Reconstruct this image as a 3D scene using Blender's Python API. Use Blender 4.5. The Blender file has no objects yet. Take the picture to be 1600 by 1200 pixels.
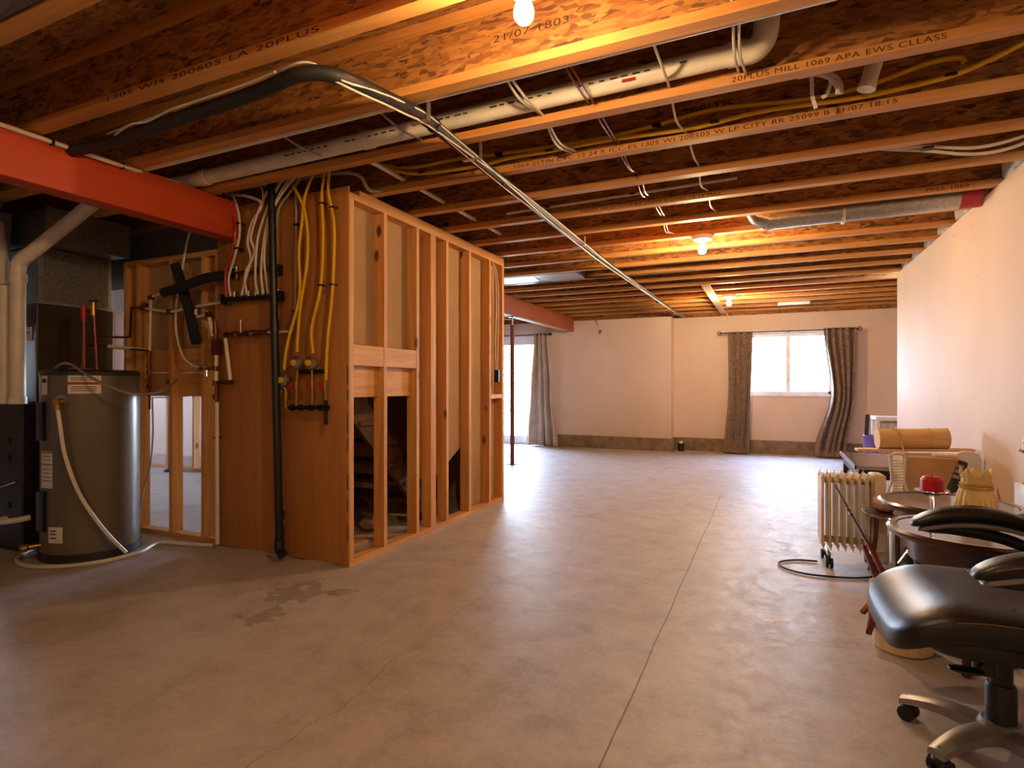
import bpy, bmesh, math, random
from mathutils import Vector, Matrix
random.seed(11)
C = bpy.context.scene.collection
PI = math.pi

# ------------------------------------------------------------ camera, sky, sun, exposure
H = 1.17                      # eye height
YAW = math.radians(24.4)
F = 889.0                     # focal length in pixels of the 1600 wide frame
cd = bpy.data.cameras.new('camera'); cam = bpy.data.objects.new('camera', cd); C.objects.link(cam)
cam.location = (0, 0, H); cam.rotation_euler = (PI/2, 0, YAW)
cd.sensor_width = 36; cd.lens = F/1600*36; cd.shift_y = 2/1600; cd.clip_start = 0.05; cd.clip_end = 200
bpy.context.scene.camera = cam
sc = bpy.context.scene
sc.view_settings.view_transform = 'Standard'; sc.view_settings.look = 'None'
sc.view_settings.gamma = 1; sc.view_settings.use_curve_mapping = False
sc.view_settings.exposure = 1.1
BULB = 640.0                 # emission of the bulbs
SKY = 42.0
w = bpy.data.worlds.new('sky'); sc.world = w; w.use_nodes = True
nt = w.node_tree; nt.nodes.clear()
wo = nt.nodes.new('ShaderNodeOutputWorld'); bg = nt.nodes.new('ShaderNodeBackground')
tc = nt.nodes.new('ShaderNodeTexCoord'); sx = nt.nodes.new('ShaderNodeSeparateXYZ'); cr = nt.nodes.new('ShaderNodeValToRGB')
nt.links.new(tc.outputs['Generated'], sx.inputs[0]); nt.links.new(sx.outputs['Z'], cr.inputs[0])
cr.color_ramp.elements[0].position = 0.0; cr.color_ramp.elements[0].color = (0.66, 0.79, 1.0, 1)
cr.color_ramp.elements[1].position = 0.7; cr.color_ramp.elements[1].color = (0.38, 0.58, 1.0, 1)
nt.links.new(cr.outputs[0], bg.inputs[0]); bg.inputs[1].default_value = SKY; nt.links.new(bg.outputs[0], wo.inputs[0])
sd = bpy.data.lights.new('sun', 'SUN'); sd.energy = 14; sd.angle = 0.02; sd.color = (1, .95, .85)
so = bpy.data.objects.new('sun', sd); C.objects.link(so); so.rotation_euler = (math.radians(42), 0, math.radians(-25))
def portal(name, loc, rot, sx_, sy_):
    l = bpy.data.lights.new(name, 'AREA'); l.shape = 'RECTANGLE'; l.size = sx_; l.size_y = sy_
    l.cycles.is_portal = True
    o = bpy.data.objects.new(name, l); C.objects.link(o); o.location = loc; o.rotation_euler = rot
portal('door_portal', (-5.3, 10.42, 1.1), (-PI/2, 0, 0), 2.6, 2.1)
portal('side_portal', (-11.12, 4.1, 1.5), (0, -PI/2, 0), 1.1, 1.3)
portal('window_portal', (.27, 10.72, 1.53), (-PI/2, 0, 0), 1.3, 1.05)

# ------------------------------------------------------------ measuring helpers (ray through a point of the frame, met with a real plane)
def ray(px, py):
    r = (px-800)/F; u = (602-py)/F
    return Vector((-math.sin(YAW)+r*math.cos(YAW), math.cos(YAW)+r*math.sin(YAW), u))
def P(px, py, x=None, y=None, z=None):
    d = ray(px, py)
    k = x/d.x if x is not None else (y/d.y if y is not None else (z-H)/d.z)
    return Vector((0, 0, H))+d*k
def Pd(px, py, d): return Vector((0, 0, H))+ray(px, py)*d

# ------------------------------------------------------------ materials
def lin(c):
    if isinstance(c, str):
        c = [int(c[i:i+2], 16)/255 for i in (1, 3, 5)]
        c = [x/12.92 if x <= .04045 else ((x+.055)/1.055)**2.4 for x in c]
    return (c[0], c[1], c[2], 1)
def base_mat(name, rough, metal):
    m = bpy.data.materials.new(name); m.use_nodes = True
    b = m.node_tree.nodes['Principled BSDF']
    b.inputs['Roughness'].default_value = rough; b.inputs['Metallic'].default_value = metal
    return m, m.node_tree, b
def coords(t, scale, rot=(0, 0, 0), rnd=False):
    tc = t.nodes.new('ShaderNodeTexCoord'); mp = t.nodes.new('ShaderNodeMapping')
    mp.inputs['Scale'].default_value = scale; mp.inputs['Rotation'].default_value = rot
    t.links.new(tc.outputs['Object'], mp.inputs[0])
    if rnd:
        oi = t.nodes.new('ShaderNodeObjectInfo'); mu = t.nodes.new('ShaderNodeMath'); mu.operation = 'MULTIPLY'; mu.inputs[1].default_value = 37
        t.links.new(oi.outputs['Random'], mu.inputs[0]); t.links.new(mu.outputs[0], mp.inputs['Location'])
    return mp.outputs[0]
def noise(t, v, scale, detail=4, dist=0, rough=.5):
    n = t.nodes.new('ShaderNodeTexNoise'); n.inputs['Scale'].default_value = scale; n.inputs['Detail'].default_value = detail
    n.inputs['Distortion'].default_value = dist; n.inputs['Roughness'].default_value = rough
    t.links.new(v, n.inputs['Vector']); return n.outputs[0]
def ramp(t, fac, stops):
    r = t.nodes.new('ShaderNodeValToRGB'); e = r.color_ramp.elements
    while len(e) < len(stops): e.new(.5)
    for i, (p, c) in enumerate(stops): e[i].position = p; e[i].color = lin(c)
    t.links.new(fac, r.inputs[0]); return r.outputs[0]
def mixc(t, fac, a, b, mode='MIX'):
    m = t.nodes.new('ShaderNodeMix'); m.data_type = 'RGBA'; m.blend_type = mode
    for s, v in ((m.inputs[0], fac), (m.inputs[6], a), (m.inputs[7], b)):
        if isinstance(v, (int, float)): s.default_value = v
        elif isinstance(v, (str, tuple, list)): s.default_value = lin(v)
        else: t.links.new(v, s)
    return m.outputs[2]
def bump(t, b, h, strength, dist=.01):
    n = t.nodes.new('ShaderNodeBump'); n.inputs['Strength'].default_value = strength; n.inputs['Distance'].default_value = dist
    t.links.new(h, n.inputs['Height']); t.links.new(n.outputs[0], b.inputs['Normal'])
def plain(name, c, rough=.5, metal=0, c2=None, scale=6, bmp=0, coat=0):
    m, t, b = base_mat(name, rough, metal)
    v = coords(t, (1, 1, 1))
    n = noise(t, v, scale)
    if c2 is None:
        l = lin(c); c2 = tuple(x*.82 for x in l[:3]); c = tuple(min(1, x*1.06) for x in l[:3])
    t.links.new(ramp(t, n, [(.3, c2), (.7, c)]), b.inputs['Base Color'])
    if bmp: bump(t, b, noise(t, v, scale*12), bmp, .004)
    if coat: b.inputs['Coat Weight'].default_value = coat; b.inputs['Coat Roughness'].default_value = .15
    return m
def wood(name, axis, c1, c2, c3, rough=.6, knots=True, fine=1.0, coat=0):
    m, t, b = base_mat(name, rough, 0)
    s = [26*fine]*3; s[axis] = 1.6*fine
    v = coords(t, s, rnd=True)
    n = noise(t, v, 1.0, 5, .6)
    s2 = [5.0]*3; s2[axis] = 1.2
    v2 = coords(t, s2, rnd=True)
    n2 = noise(t, v2, 1.0, 2, .3)
    col = ramp(t, n, [(.28, c1), (.5, c2), (.72, c3)])
    col = mixc(t, .45, col, ramp(t, n2, [(.3, c1), (.7, c3)]))
    if knots:
        s3 = [9.0]*3; s3[axis] = 4.5
        vo = t.nodes.new('ShaderNodeTexVoronoi'); vo.inputs['Scale'].default_value = .55
        t.links.new(coords(t, s3, rnd=True), vo.inputs['Vector'])
        k = ramp(t, vo.outputs['Distance'], [(.07, (1, 1, 1)), (.14, (0, 0, 0))])
        col = mixc(t, k, col, '#5a2a10')
    t.links.new(col, b.inputs['Base Color'])
    bump(t, b, n, .15, .003)
    if coat: b.inputs['Coat Weight'].default_value = coat; b.inputs['Coat Roughness'].default_value = .1
    return m
def osb(name, dark, mid, light):
    m, t, b = base_mat(name, .75, 0)
    outs = []
    for rot, sc_ in (((.5, .6, .2), (14, 60, 62)), ((-.4, 1.5, .9), (20, 62, 66)), ((.2, -.7, .5), (16, 50, 48))):
        v = coords(t, sc_, rot, True)
        vo = t.nodes.new('ShaderNodeTexVoronoi'); vo.inputs['Scale'].default_value = 1.0
        nz = t.nodes.new('ShaderNodeTexNoise'); nz.inputs['Scale'].default_value = .8
        t.links.new(v, nz.inputs['Vector'])
        t.links.new(mixc(t, .35, v, nz.outputs['Color'], 'ADD'), vo.inputs['Vector'])
        sp = t.nodes.new('ShaderNodeSeparateColor'); t.links.new(vo.outputs['Color'], sp.inputs[0]); outs.append(sp.outputs[0])
    a = ramp(t, outs[0], [(0, dark), (.25, mid), (.9, light)])
    c = ramp(t, outs[1], [(0, mid), (.6, light), (1, dark)])
    msk = ramp(t, outs[2], [(.45, (0, 0, 0)), (.55, (1, 1, 1))])
    big = ramp(t, noise(t, coords(t, (3, 3, 3), rnd=True), 1.2, 3), [(.35, (.72, .70, .68)), (.65, (1, 1, 1))])
    col = mixc(t, 1.0, mixc(t, msk, a, c), big, 'MULTIPLY')
    t.links.new(col, b.inputs['Base Color']); bump(t, b, outs[0], .2, .002)
    return m
def glass(name, tint=(1, 1, 1), rough=0.0, ior=1.45):
    m, t, b = base_mat(name, rough, 0)
    b.inputs['Base Color'].default_value = (*tint, 1); b.inputs['Transmission Weight'].default_value = 1; b.inputs['IOR'].default_value = ior
    return m
def pane_mat():
    m = bpy.data.materials.new('window_glass'); m.use_nodes = True; t = m.node_tree; t.nodes.clear()
    o = t.nodes.new('ShaderNodeOutputMaterial'); mx = t.nodes.new('ShaderNodeMixShader')
    tr = t.nodes.new('ShaderNodeBsdfTransparent'); gl = t.nodes.new('ShaderNodeBsdfGlossy'); gl.inputs['Roughness'].default_value = .02
    mx.inputs[0].default_value = .07
    t.links.new(tr.outputs[0], mx.inputs[1]); t.links.new(gl.outputs[0], mx.inputs[2]); t.links.new(mx.outputs[0], o.inputs[0])
    return m
def emit(name, col, s):
    m = bpy.data.materials.new(name); m.use_nodes = True; b = m.node_tree.nodes['Principled BSDF']
    b.inputs['Base Color'].default_value = (*col, 1); b.inputs['Emission Color'].default_value = (*col, 1); b.inputs['Emission Strength'].default_value = s
    return m

M = {}
WC = ('#8f4a1a', '#b9692a', '#cf8a42')
for i, ax in enumerate('xyz'): M['lumber_'+ax] = wood('fir_lumber_'+ax, i, '#b06f30', '#c98b47', '#dba660')
for i, ax in enumerate('xyz'): M['flange_'+ax] = wood('flange_wood_'+ax, i, '#ac6a2c', '#c5853e', '#d39b54', knots=False)
M['plywood'] = wood('fir_plywood', 2, '#9a5f26', '#ad7030', '#bb7f3c', fine=.7)
M['glulam'] = wood('red_beam_paint', 1, '#b83d16', '#c24418', '#ca4c1d', knots=False)
M['beam_far'] = wood('stained_beam', 1, '#8e4a2c', '#9f5634', '#a9603c', knots=False)
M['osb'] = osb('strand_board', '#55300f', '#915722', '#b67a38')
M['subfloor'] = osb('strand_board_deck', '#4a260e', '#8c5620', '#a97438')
M['drywall_back'] = plain('drywall_paper', '#b5926a', .85, c2='#a5835c', scale=3)
M['concrete_curb'] = plain('curb_concrete', '#8f7a62', .9, c2='#6d5a45', scale=9, bmp=.4)
M['white_pvc'] = plain('white_pipe_plastic', '#e6dcc6', .35)
M['white_pex'] = plain('white_tube_plastic', '#ddd6c6', .4)
M['grey_pex'] = plain('grey_tube_plastic', '#a9a69c', .4)
M['red_pex'] = plain('red_tube_plastic', '#b3101c', .35)
M['yellow'] = plain('yellow_gas_plastic', '#e8b416', .35)
M['black'] = plain('black_plastic', '#151412', .4)
M['foam'] = plain('black_foam', '#1b1b1b', .9)
M['foil'] = plain('dark_insulation_sleeve', '#2b2825', .6, c2='#1c1a18', scale=10)
M['copper'] = plain('copper_pipe', '#7c4430', .35, .85)
M['brass'] = plain('brass_fitting', '#b08a45', .3, .9)
M['iron'] = plain('black_iron', '#2a2623', .45, .6)
M['chrome'] = plain('bright_metal', '#c9c9c9', .18, 1)
M['galv'] = plain('galvanised_steel', '#c2c4c2', .34, .9, c2='#a2a4a0', scale=40)
M['galv_dull'] = plain('dull_galvanised_steel', '#9a958a', .5, .9, c2='#77736a', scale=60)
M['steel'] = plain('brushed_steel', '#a8a39a', .35, .9)
M['white_paint'] = plain('white_frame_paint', '#e9e9ec', .4)
M['white_plastic'] = plain('white_box_plastic', '#e3e1de', .4)
M['furnace'] = plain('furnace_enamel', '#4a3a28', .3, .3)
M['furnace_dark'] = plain('furnace_lower_enamel', '#2b2016', .4, .2)
M['heater'] = plain('water_heater_enamel', '#6d6352', .30, .25, scale=2)
M['heater_dark'] = plain('water_heater_trim', '#2c2a28', .4)
M['label_white'] = plain('printed_label', '#e3dccf', .6)
M['label_red'] = plain('printed_label_red', '#b8401e', .6)
M['label_ink'] = plain('printed_ink', '#3c3832', .7)
M['ink'] = plain('stamp_ink', '#3a1c0c', .8)
M['insul'] = plain('wrapped_insulation', '#cfc9c2', .5, c2='#a8a29a', scale=14, bmp=.5)
M['red_tape'] = plain('red_tape', '#b21f2a', .4)
M['cream_cloth'] = plain('cream_curtain_cloth', '#b9ab9b', .9, bmp=.2)
M['iron_rod'] = plain('dark_rod', '#2c241f', .4, .6)
M['red_steel'] = plain('red_oxide_steel', '#6e2a1c', .5)
M['bulb_base'] = plain('porcelain', '#e8e2d6', .3)
M['bulb'] = emit('lit_bulb', (1, .66, .35), BULB*1.5)
M['bulb_dim'] = emit('lit_bulb_weaker', (1, .66, .35), BULB*.8)
M['pane'] = pane_mat()
M['glass'] = glass('clear_glass')
M['red_wax'] = plain('red_wax', '#c01a1e', .4)
M['radiator'] = plain('cream_enamel', '#d9c7a6', .35)
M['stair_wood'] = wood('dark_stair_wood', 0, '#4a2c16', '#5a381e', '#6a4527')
M['leather'] = plain('black_leather', '#17130f', .36, scale=20, bmp=.25)
M['leather2'] = plain('black_leather_side', '#14110e', .4, scale=20, bmp=.25)
M['stitch'] = plain('tan_stitching', '#8f6f48', .8)
M['chair_plastic'] = plain('chair_plastic', '#1a1a1c', .45)
M['chair_grey'] = plain('chair_grey_metal', '#8e8a86', .35, .35)
M['table_wood'] = wood('dark_cherry', 0, '#2b1109', '#3d190c', '#512410', rough=.3, knots=False, coat=.6)
M['shade'] = plain('cream_lampshade', '#e3c583', .8, bmp=.6)
M['shade_trim'] = plain('gold_fringe', '#c9a25a', .8, bmp=1)
M['cardboard'] = plain('cardboard', '#c79a68', .85)
M['bamboo'] = wood('bamboo_slats', 0, '#b98e58', '#cfa66d', '#ddb981', knots=False, fine=2)
M['pale_board'] = wood('pale_pine', 0, '#c99a68', '#d8ae7e', '#e2bd90', knots=False)
M['rope'] = plain('tan_cord', '#c7a070', .9)
M['rattan'] = plain('white_rattan', '#d8cfc2', .6)
M['red_wood'] = wood('red_wood', 2, '#4b0f0a', '#6c1810', '#7d241a', rough=.35, knots=False)
M['purple'] = plain('violet_plastic', '#6a62b5', .4)
M['pink'] = plain('pink_cloth', '#d0a69c', .9, bmp=.5)
M['cream_bin'] = plain('cream_plastic', '#e6c992', .45)
M['coffee_top'] = plain('glossy_grey_table_top', '#7b7681', .12, c2='#64606c', scale=3)
M['coffee_frame'] = plain('dark_table_frame', '#221512', .4)
M['green_paint'] = plain('green_spray_paint', '#4f6a2a', .8)
M['bark'] = plain('tree_bark', '#6e6555', .9)
M['leaf'] = plain('leaves', '#7fa04a', .8, c2='#4f6a40', scale=9)
M['grass'] = plain('lawn', '#8a947a', .95, c2='#6c7a5c', scale=3)
M['cedar'] = wood('cedar_post', 2, '#a5623a', '#b97345', '#c98657', knots=False)
M['cable_white'] = plain('white_cable', '#d9cfc0', .5)
M['cable_grey'] = plain('grey_cable', '#8d867a', .5)
M['rubber'] = plain('dark_rubber', '#151312', .6)

def drywall_mat():
    m, t, b = base_mat('painted_drywall', .7, 0)
    v = coords(t, (1, 1, 1))
    col = ramp(t, noise(t, v, 1.3, 3), [(.3, '#cdb5a2'), (.7, '#d6bfad')])
    sc2 = ramp(t, noise(t, coords(t, (2, 2, 9)), 2.2, 5, .4), [(.70, (1, 1, 1)), (.78, (.86, .80, .74))])
    t.links.new(mixc(t, 1, col, sc2, 'MULTIPLY'), b.inputs['Base Color'])
    bump(t, b, noise(t, v, 60), .05, .003); return m
M['drywall'] = drywall_mat()

def floor_mat():
    m, t, b = base_mat('concrete_floor', .4, 0)
    tc = t.nodes.new('ShaderNodeTexCoord'); v = tc.outputs['Object']
    a = noise(t, v, .8, 6, .5, .6); c = noise(t, v, 5, 8, .3, .65); f = noise(t, v, 45, 8, 1.0, .7)
    col = ramp(t, a, [(.3, '#95877f'), (.5, '#b1a49d'), (.7, '#c4b9b3')])
    col = mixc(t, .5, col, ramp(t, c, [(.32, '#887a73'), (.48, '#b4a7a0'), (.62, '#cabfb9')]))
    col = mixc(t, .32, col, ramp(t, f, [(.3, '#8f8177'), (.7, '#c6bcb2')]))
    sp = t.nodes.new('ShaderNodeSeparateXYZ'); t.links.new(v, sp.inputs[0])
    def math_(op, x, y=None, z=None):
        n = t.nodes.new('ShaderNodeMath'); n.operation = op
        for i, q in enumerate((x, y, z)):
            if q is None: continue
            if isinstance(q, (int, float)): n.inputs[i].default_value = q
            else: t.links.new(q, n.inputs[i])
        return n.outputs[0]
    # long crack running down the slab, slightly wandering
    wob = math_('MULTIPLY', math_('SUBTRACT', noise(t, v, 1.5, 6), .5), .022)
    dx = math_('ABSOLUTE', math_('SUBTRACT', math_('ADD', sp.outputs[0], wob), -.475))
    line = math_('LESS_THAN', dx, .0032)
    col = mixc(t, math_('MULTIPLY', math_('MULTIPLY', line, math_('LESS_THAN', sp.outputs[1], 6.6)), .7), col, '#3f332b')
    # cross crack
    wob2 = math_('MULTIPLY', math_('SUBTRACT', noise(t, v, 2.5, 6), .5), .25)
    dy = math_('ABSOLUTE', math_('SUBTRACT', math_('ADD', sp.outputs[0], wob2), -1.45))
    col = mixc(t, math_('MULTIPLY', math_('MULTIPLY', math_('LESS_THAN', dy, .002), math_('LESS_THAN', sp.outputs[1], 2.9)), .45), col, '#4a3b31')
    # dark stains
    for (sx_, sy_, rr, fx) in ((-2.44, 2.42, .22, 1.0), (-2.35, 2.12, .15, 1.1), (-2.2, 2.55, .10, 1), (.1, 4.4, .12, .8)):
        ax_ = math_('MULTIPLY', math_('SUBTRACT', sp.outputs[0], sx_), fx); ay_ = math_('SUBTRACT', sp.outputs[1], sy_)
        r2 = math_('SQRT', math_('ADD', math_('MULTIPLY', ax_, ax_), math_('MULTIPLY', ay_, ay_)))
        e = math_('ADD', math_('DIVIDE', r2, rr), math_('MULTIPLY', math_('SUBTRACT', noise(t, v, 11, 5), .5), 3.2))
        k = math_('MULTIPLY', math_('LESS_THAN', e, .62), .40)
        col = mixc(t, k, col, '#5d463a')
    t.links.new(col, b.inputs['Base Color'])
    rr_ = t.nodes.new('ShaderNodeMapRange'); t.links.new(noise(t, v, 14, 10, .8, .75), rr_.inputs[0]); rr_.inputs[1].default_value = .3; rr_.inputs[2].default_value = .7
    rr_.inputs[3].default_value = .34; rr_.inputs[4].default_value = .66; b.inputs['Specular IOR Level'].default_value = .42
    t.links.new(rr_.outputs[0], b.inputs['Roughness'])
    bump(t, b, mixc(t, .4, noise(t, v, 9, 10, .5, .7), noise(t, v, 2.5, 12, 1.0, .8)), .30, .012)
    return m
M['floor'] = floor_mat()

def brocade():
    m, t, b = base_mat('brown_brocade', .75, 0)
    v = coords(t, (1, 1, 1))
    n = noise(t, v, 22, 3, 2.5)
    col = ramp(t, n, [(.40, '#54402e'), (.5, '#71573f'), (.6, '#8f7153')])
    t.links.new(col, b.inputs['Base Color'])
    b.inputs['Sheen Weight'].default_value = .3
    return m
M['brocade'] = brocade()

# ------------------------------------------------------------ mesh building
class MB:
    def __init__(s): s.bm = bmesh.new()
    def box(s, a, b, bev=0):
        a = Vector(a); b = Vector(b)
        lo = Vector([min(a[i], b[i]) for i in range(3)]); hi = Vector([max(a[i], b[i]) for i in range(3)])
        vs = [s.bm.verts.new((x, y, z)) for x in (lo.x, hi.x) for y in (lo.y, hi.y) for z in (lo.z, hi.z)]
        fs = [s.bm.faces.new([vs[i] for i in q]) for q in ((0, 1, 3, 2), (4, 6, 7, 5), (0, 4, 5, 1), (2, 3, 7, 6), (0, 2, 6, 4), (1, 5, 7, 3))]
        if bev:
            es = list({e for f in fs for e in f.edges})
            bmesh.ops.bevel(s.bm, geom=es, offset=bev, segments=2, affect='EDGES', profile=.5)
        return s
    def obox(s, c, size, rot, bev=0):
        n0 = set(s.bm.verts)
        h = Vector(size)/2; s.box(-h, h, bev)
        mt = Matrix.Translation(Vector(c)) @ rot.to_4x4()
        bmesh.ops.transform(s.bm, matrix=mt, verts=[v for v in s.bm.verts if v not in n0]); return s
    def beam(s, p0, p1, wd, ht, up=(0, 0, 1), bev=0):
        p0 = Vector(p0); p1 = Vector(p1); d = (p1-p0); L = d.length; d.normalize()
        up = Vector(up); sd_ = d.cross(up)
        if sd_.length < 1e-4: sd_ = d.cross(Vector((1, 0, 0)))
        sd_.normalize(); u2 = sd_.cross(d)
        r = Matrix((d, sd_, u2)).transposed()
        return s.obox((p0+p1)/2, (L, wd, ht), r, bev)
    def tube(s, pts, r, seg=8, curve=True, sub=5, caps=True, r1=None):
        pts = [Vector(p) for p in pts]
        if curve and len(pts) > 2:
            q = []; e = [pts[0]*2-pts[1]]+pts+[pts[-1]*2-pts[-2]]
            for i in range(1, len(e)-2):
                for k in range(sub):
                    t = k/sub
                    q.append(.5*((2*e[i])+(e[i+1]-e[i-1])*t+(2*e[i-1]-5*e[i]+4*e[i+1]-e[i+2])*t*t+(3*e[i]-e[i-1]-3*e[i+1]+e[i+2])*t**3))
            q.append(pts[-1]); pts = q
        n = len(pts); tg = [(pts[min(i+1, n-1)]-pts[max(i-1, 0)]).normalized() for i in range(n)]
        u = tg[0].orthogonal().normalized(); rings = []
        for i in range(n):
            u = (u-tg[i]*u.dot(tg[i]))
            u = u.normalized() if u.length > 1e-6 else tg[i].orthogonal().normalized()
            v = tg[i].cross(u)
            if callable(r): rr = r(i/(n-1))
            else: rr = r if r1 is None else r+(r1-r)*i/(n-1)
            rings.append([s.bm.verts.new(pts[i]+(u*math.cos(2*PI*k/seg)+v*math.sin(2*PI*k/seg))*rr) for k in range(seg)])
        for a, b in zip(rings, rings[1:]):
            for k in range(seg): s.bm.faces.new((a[k], a[(k+1) % seg], b[(k+1) % seg], b[k]))
        if caps: s.bm.faces.new(rings[0][::-1]); s.bm.faces.new(rings[-1])
        return s
    def cyl(s, p0, p1, r, seg=20, r1=None): return s.tube([p0, p1], r, seg, False, r1=r1)
    def lathe(s, c, prof, seg=32, axis='z', rf=None):
        c = Vector(c); rings = []
        for (r, h) in prof:
            ring = []
            for k in range(seg):
                a = 2*PI*k/seg; rr = max(r, 1e-4)*(rf(a, h) if rf else 1)
                v = Vector((rr*math.cos(a), rr*math.sin(a), h))
                if axis == 'x': v = Vector((v.z, v.x, v.y))
                if axis == 'y': v = Vector((v.x, v.z, v.y))
                ring.append(s.bm.verts.new(c+v))
            rings.append(ring)
        for a, b in zip(rings, rings[1:]):
            for k in range(seg): s.bm.faces.new((a[k], a[(k+1) % seg], b[(k+1) % seg], b[k]))
        s.bm.faces.new(rings[0][::-1]); s.bm.faces.new(rings[-1]); return s
    def prism(s, poly, axis, a, b):
        def mk(p, h):
            if axis == 'x': return (h, p[0], p[1])
            if axis == 'y': return (p[0], h, p[1])
            return (p[0], p[1], h)
        A = [s.bm.verts.new(mk(p, a)) for p in poly]; B = [s.bm.verts.new(mk(p, b)) for p in poly]
        n = len(poly); s.bm.faces.new(A); s.bm.faces.new(B[::-1])
        for k in range(n): s.bm.faces.new((A[k], A[(k+1) % n], B[(k+1) % n], B[k]))
        return s
    def sphere(s, c, r, sc_=(1, 1, 1), seg=16):
        n0 = set(s.bm.verts); bmesh.ops.create_uvsphere(s.bm, u_segments=seg, v_segments=seg//2+2, radius=r)
        m = Matrix.Translation(Vector(c)) @ Matrix.Diagonal((*sc_, 1))
        bmesh.ops.transform(s.bm, matrix=m, verts=[v for v in s.bm.verts if v not in n0]); return s
    def superell(s, size, e=.5, e2=.5, nu=40, nv=20, fn=None):
        a, b, c = [q/2 for q in size]
        f = lambda x, p: math.copysign(abs(x)**p, x)
        rings = []
        for i in range(1, nv):
            v = -PI/2+PI*i/nv; ring = []
            for k in range(nu):
                u = 2*PI*k/nu
                p = Vector((a*f(math.cos(v), e2)*f(math.cos(u), e), b*f(math.cos(v), e2)*f(math.sin(u), e), c*f(math.sin(v), e2)))
                ring.append(s.bm.verts.new(fn(p) if fn else p))
            rings.append(ring)
        for p, q in zip(rings, rings[1:]):
            for k in range(nu): s.bm.faces.new((p[k], p[(k+1) % nu], q[(k+1) % nu], q[k]))
        s.bm.faces.new(rings[0][::-1]); s.bm.faces.new(rings[-1]); return s
    def build(s, name, m, parent=None, smooth=True, local=False, origin=None):
        bmesh.ops.recalc_face_normals(s.bm, faces=s.bm.faces[:])
        me = bpy.data.meshes.new(name)
        if local: org = Vector((0, 0, 0))
        else:
            xs = [v.co for v in s.bm.verts]
            lo = Vector([min(v[i] for v in xs) for i in range(3)]); hi = Vector([max(v[i] for v in xs) for i in range(3)])
            org = Vector(origin) if origin is not None else Vector(((lo.x+hi.x)/2, (lo.y+hi.y)/2, lo.z))
            bmesh.ops.translate(s.bm, vec=-org, verts=s.bm.verts[:])
        s.bm.to_mesh(me); s.bm.free()
        me.materials.append(m if not isinstance(m, str) else M[m])
        if smooth:
            for p in me.polygons: p.use_smooth = True
            try: me.set_sharp_from_angle(angle=math.radians(38))
            except Exception: pass
        o = bpy.data.objects.new(name, me); C.objects.link(o); o.location = org
        if parent:
            o.parent = parent
            if not local:
                pm = world_loc(parent); o.location = org-pm
        return o
def world_loc(o):
    l = o.location.copy()
    while o.parent: o = o.parent; l += o.location
    return l
def tag(o, label, cat, group=None, kind=None):
    if label: o['label'] = label
    if cat: o['category'] = cat
    if group: o['group'] = group
    if kind: o['kind'] = kind
    return o
def thing(name, label, cat, loc=(0, 0, 0), rz=0, group=None):
    o = bpy.data.objects.new(name, None); o.empty_display_size = .1; C.objects.link(o)
    o.location = loc; o.rotation_euler = (0, 0, rz); return tag(o, label, cat, group)
def struct(name, mb, m, parent=None, smooth=False):
    o = mb.build(name, m, parent, smooth, origin=(0, 0, 0) if name == 'floor' else None)
    if not parent: o['kind'] = 'structure'
    return o
def stamp(o, s, loc, width, height, m='ink'):
    """ink lettering on the front face of a joist, merged into that part's own mesh"""
    c = bpy.data.curves.new('lettering', 'FONT'); c.body = s; c.size = 1; c.space_character = 1.1
    t = bpy.data.objects.new('lettering', c); C.objects.link(t)
    dg = bpy.context.evaluated_depsgraph_get(); dg.update()
    me = bpy.data.meshes.new_from_object(t.evaluated_get(dg)); bpy.data.objects.remove(t)
    xs = [v.co.x for v in me.vertices]; ys = [v.co.y for v in me.vertices]
    wx = max(xs)-min(xs); hy = max(ys)-min(ys); x0, y0 = min(xs), min(ys)
    org = Vector(loc)-world_loc(o)
    if m not in [k.name for k in o.data.materials]: o.data.materials.append(M[m])
    bm = bmesh.new(); bm.from_mesh(o.data)
    vs = [bm.verts.new(org+Vector(((v.co.x-x0)*width/wx, 0, (v.co.y-y0)*height/hy))) for v in me.vertices]
    for p in me.polygons:
        try: f = bm.faces.new([vs[i] for i in p.vertices]); f.material_index = 1
        except ValueError: continue
        f.normal_update()
        if f.normal.y > 0: f.normal_flip()
    bm.to_mesh(o.data); bm.free(); o.data.update(); bpy.data.meshes.remove(me)
def merge(o, mb, m):
    """surface marks that belong to a part: added to that part's own mesh in a second material"""
    if M[m].name not in [k.name for k in o.data.materials]: o.data.materials.append(M[m])
    idx = len(o.data.materials)-1
    bmesh.ops.recalc_face_normals(mb.bm, faces=mb.bm.faces[:]); bmesh.ops.translate(mb.bm, vec=-world_loc(o), verts=mb.bm.verts[:])
    t = bpy.data.meshes.new('marks'); mb.bm.to_mesh(t); mb.bm.free()
    bm = bmesh.new(); bm.from_mesh(o.data); n0 = len(bm.faces); bm.from_mesh(t); bm.faces.ensure_lookup_table()
    for f in bm.faces[n0:]: f.material_index = idx
    bm.to_mesh(o.data); bm.free(); o.data.update(); bpy.data.meshes.remove(t)
ORD = ['first', 'second', 'third', 'fourth', 'fifth', 'sixth', 'seventh', 'eighth', 'ninth', 'tenth', 'eleventh', 'twelfth', 'thirteenth',
       'fourteenth', 'fifteenth', 'sixteenth', 'seventeenth', 'eighteenth', 'nineteenth', 'twentieth', 'twenty-first', 'twenty-second', 'twenty-third', 'twenty-fourth']

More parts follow.
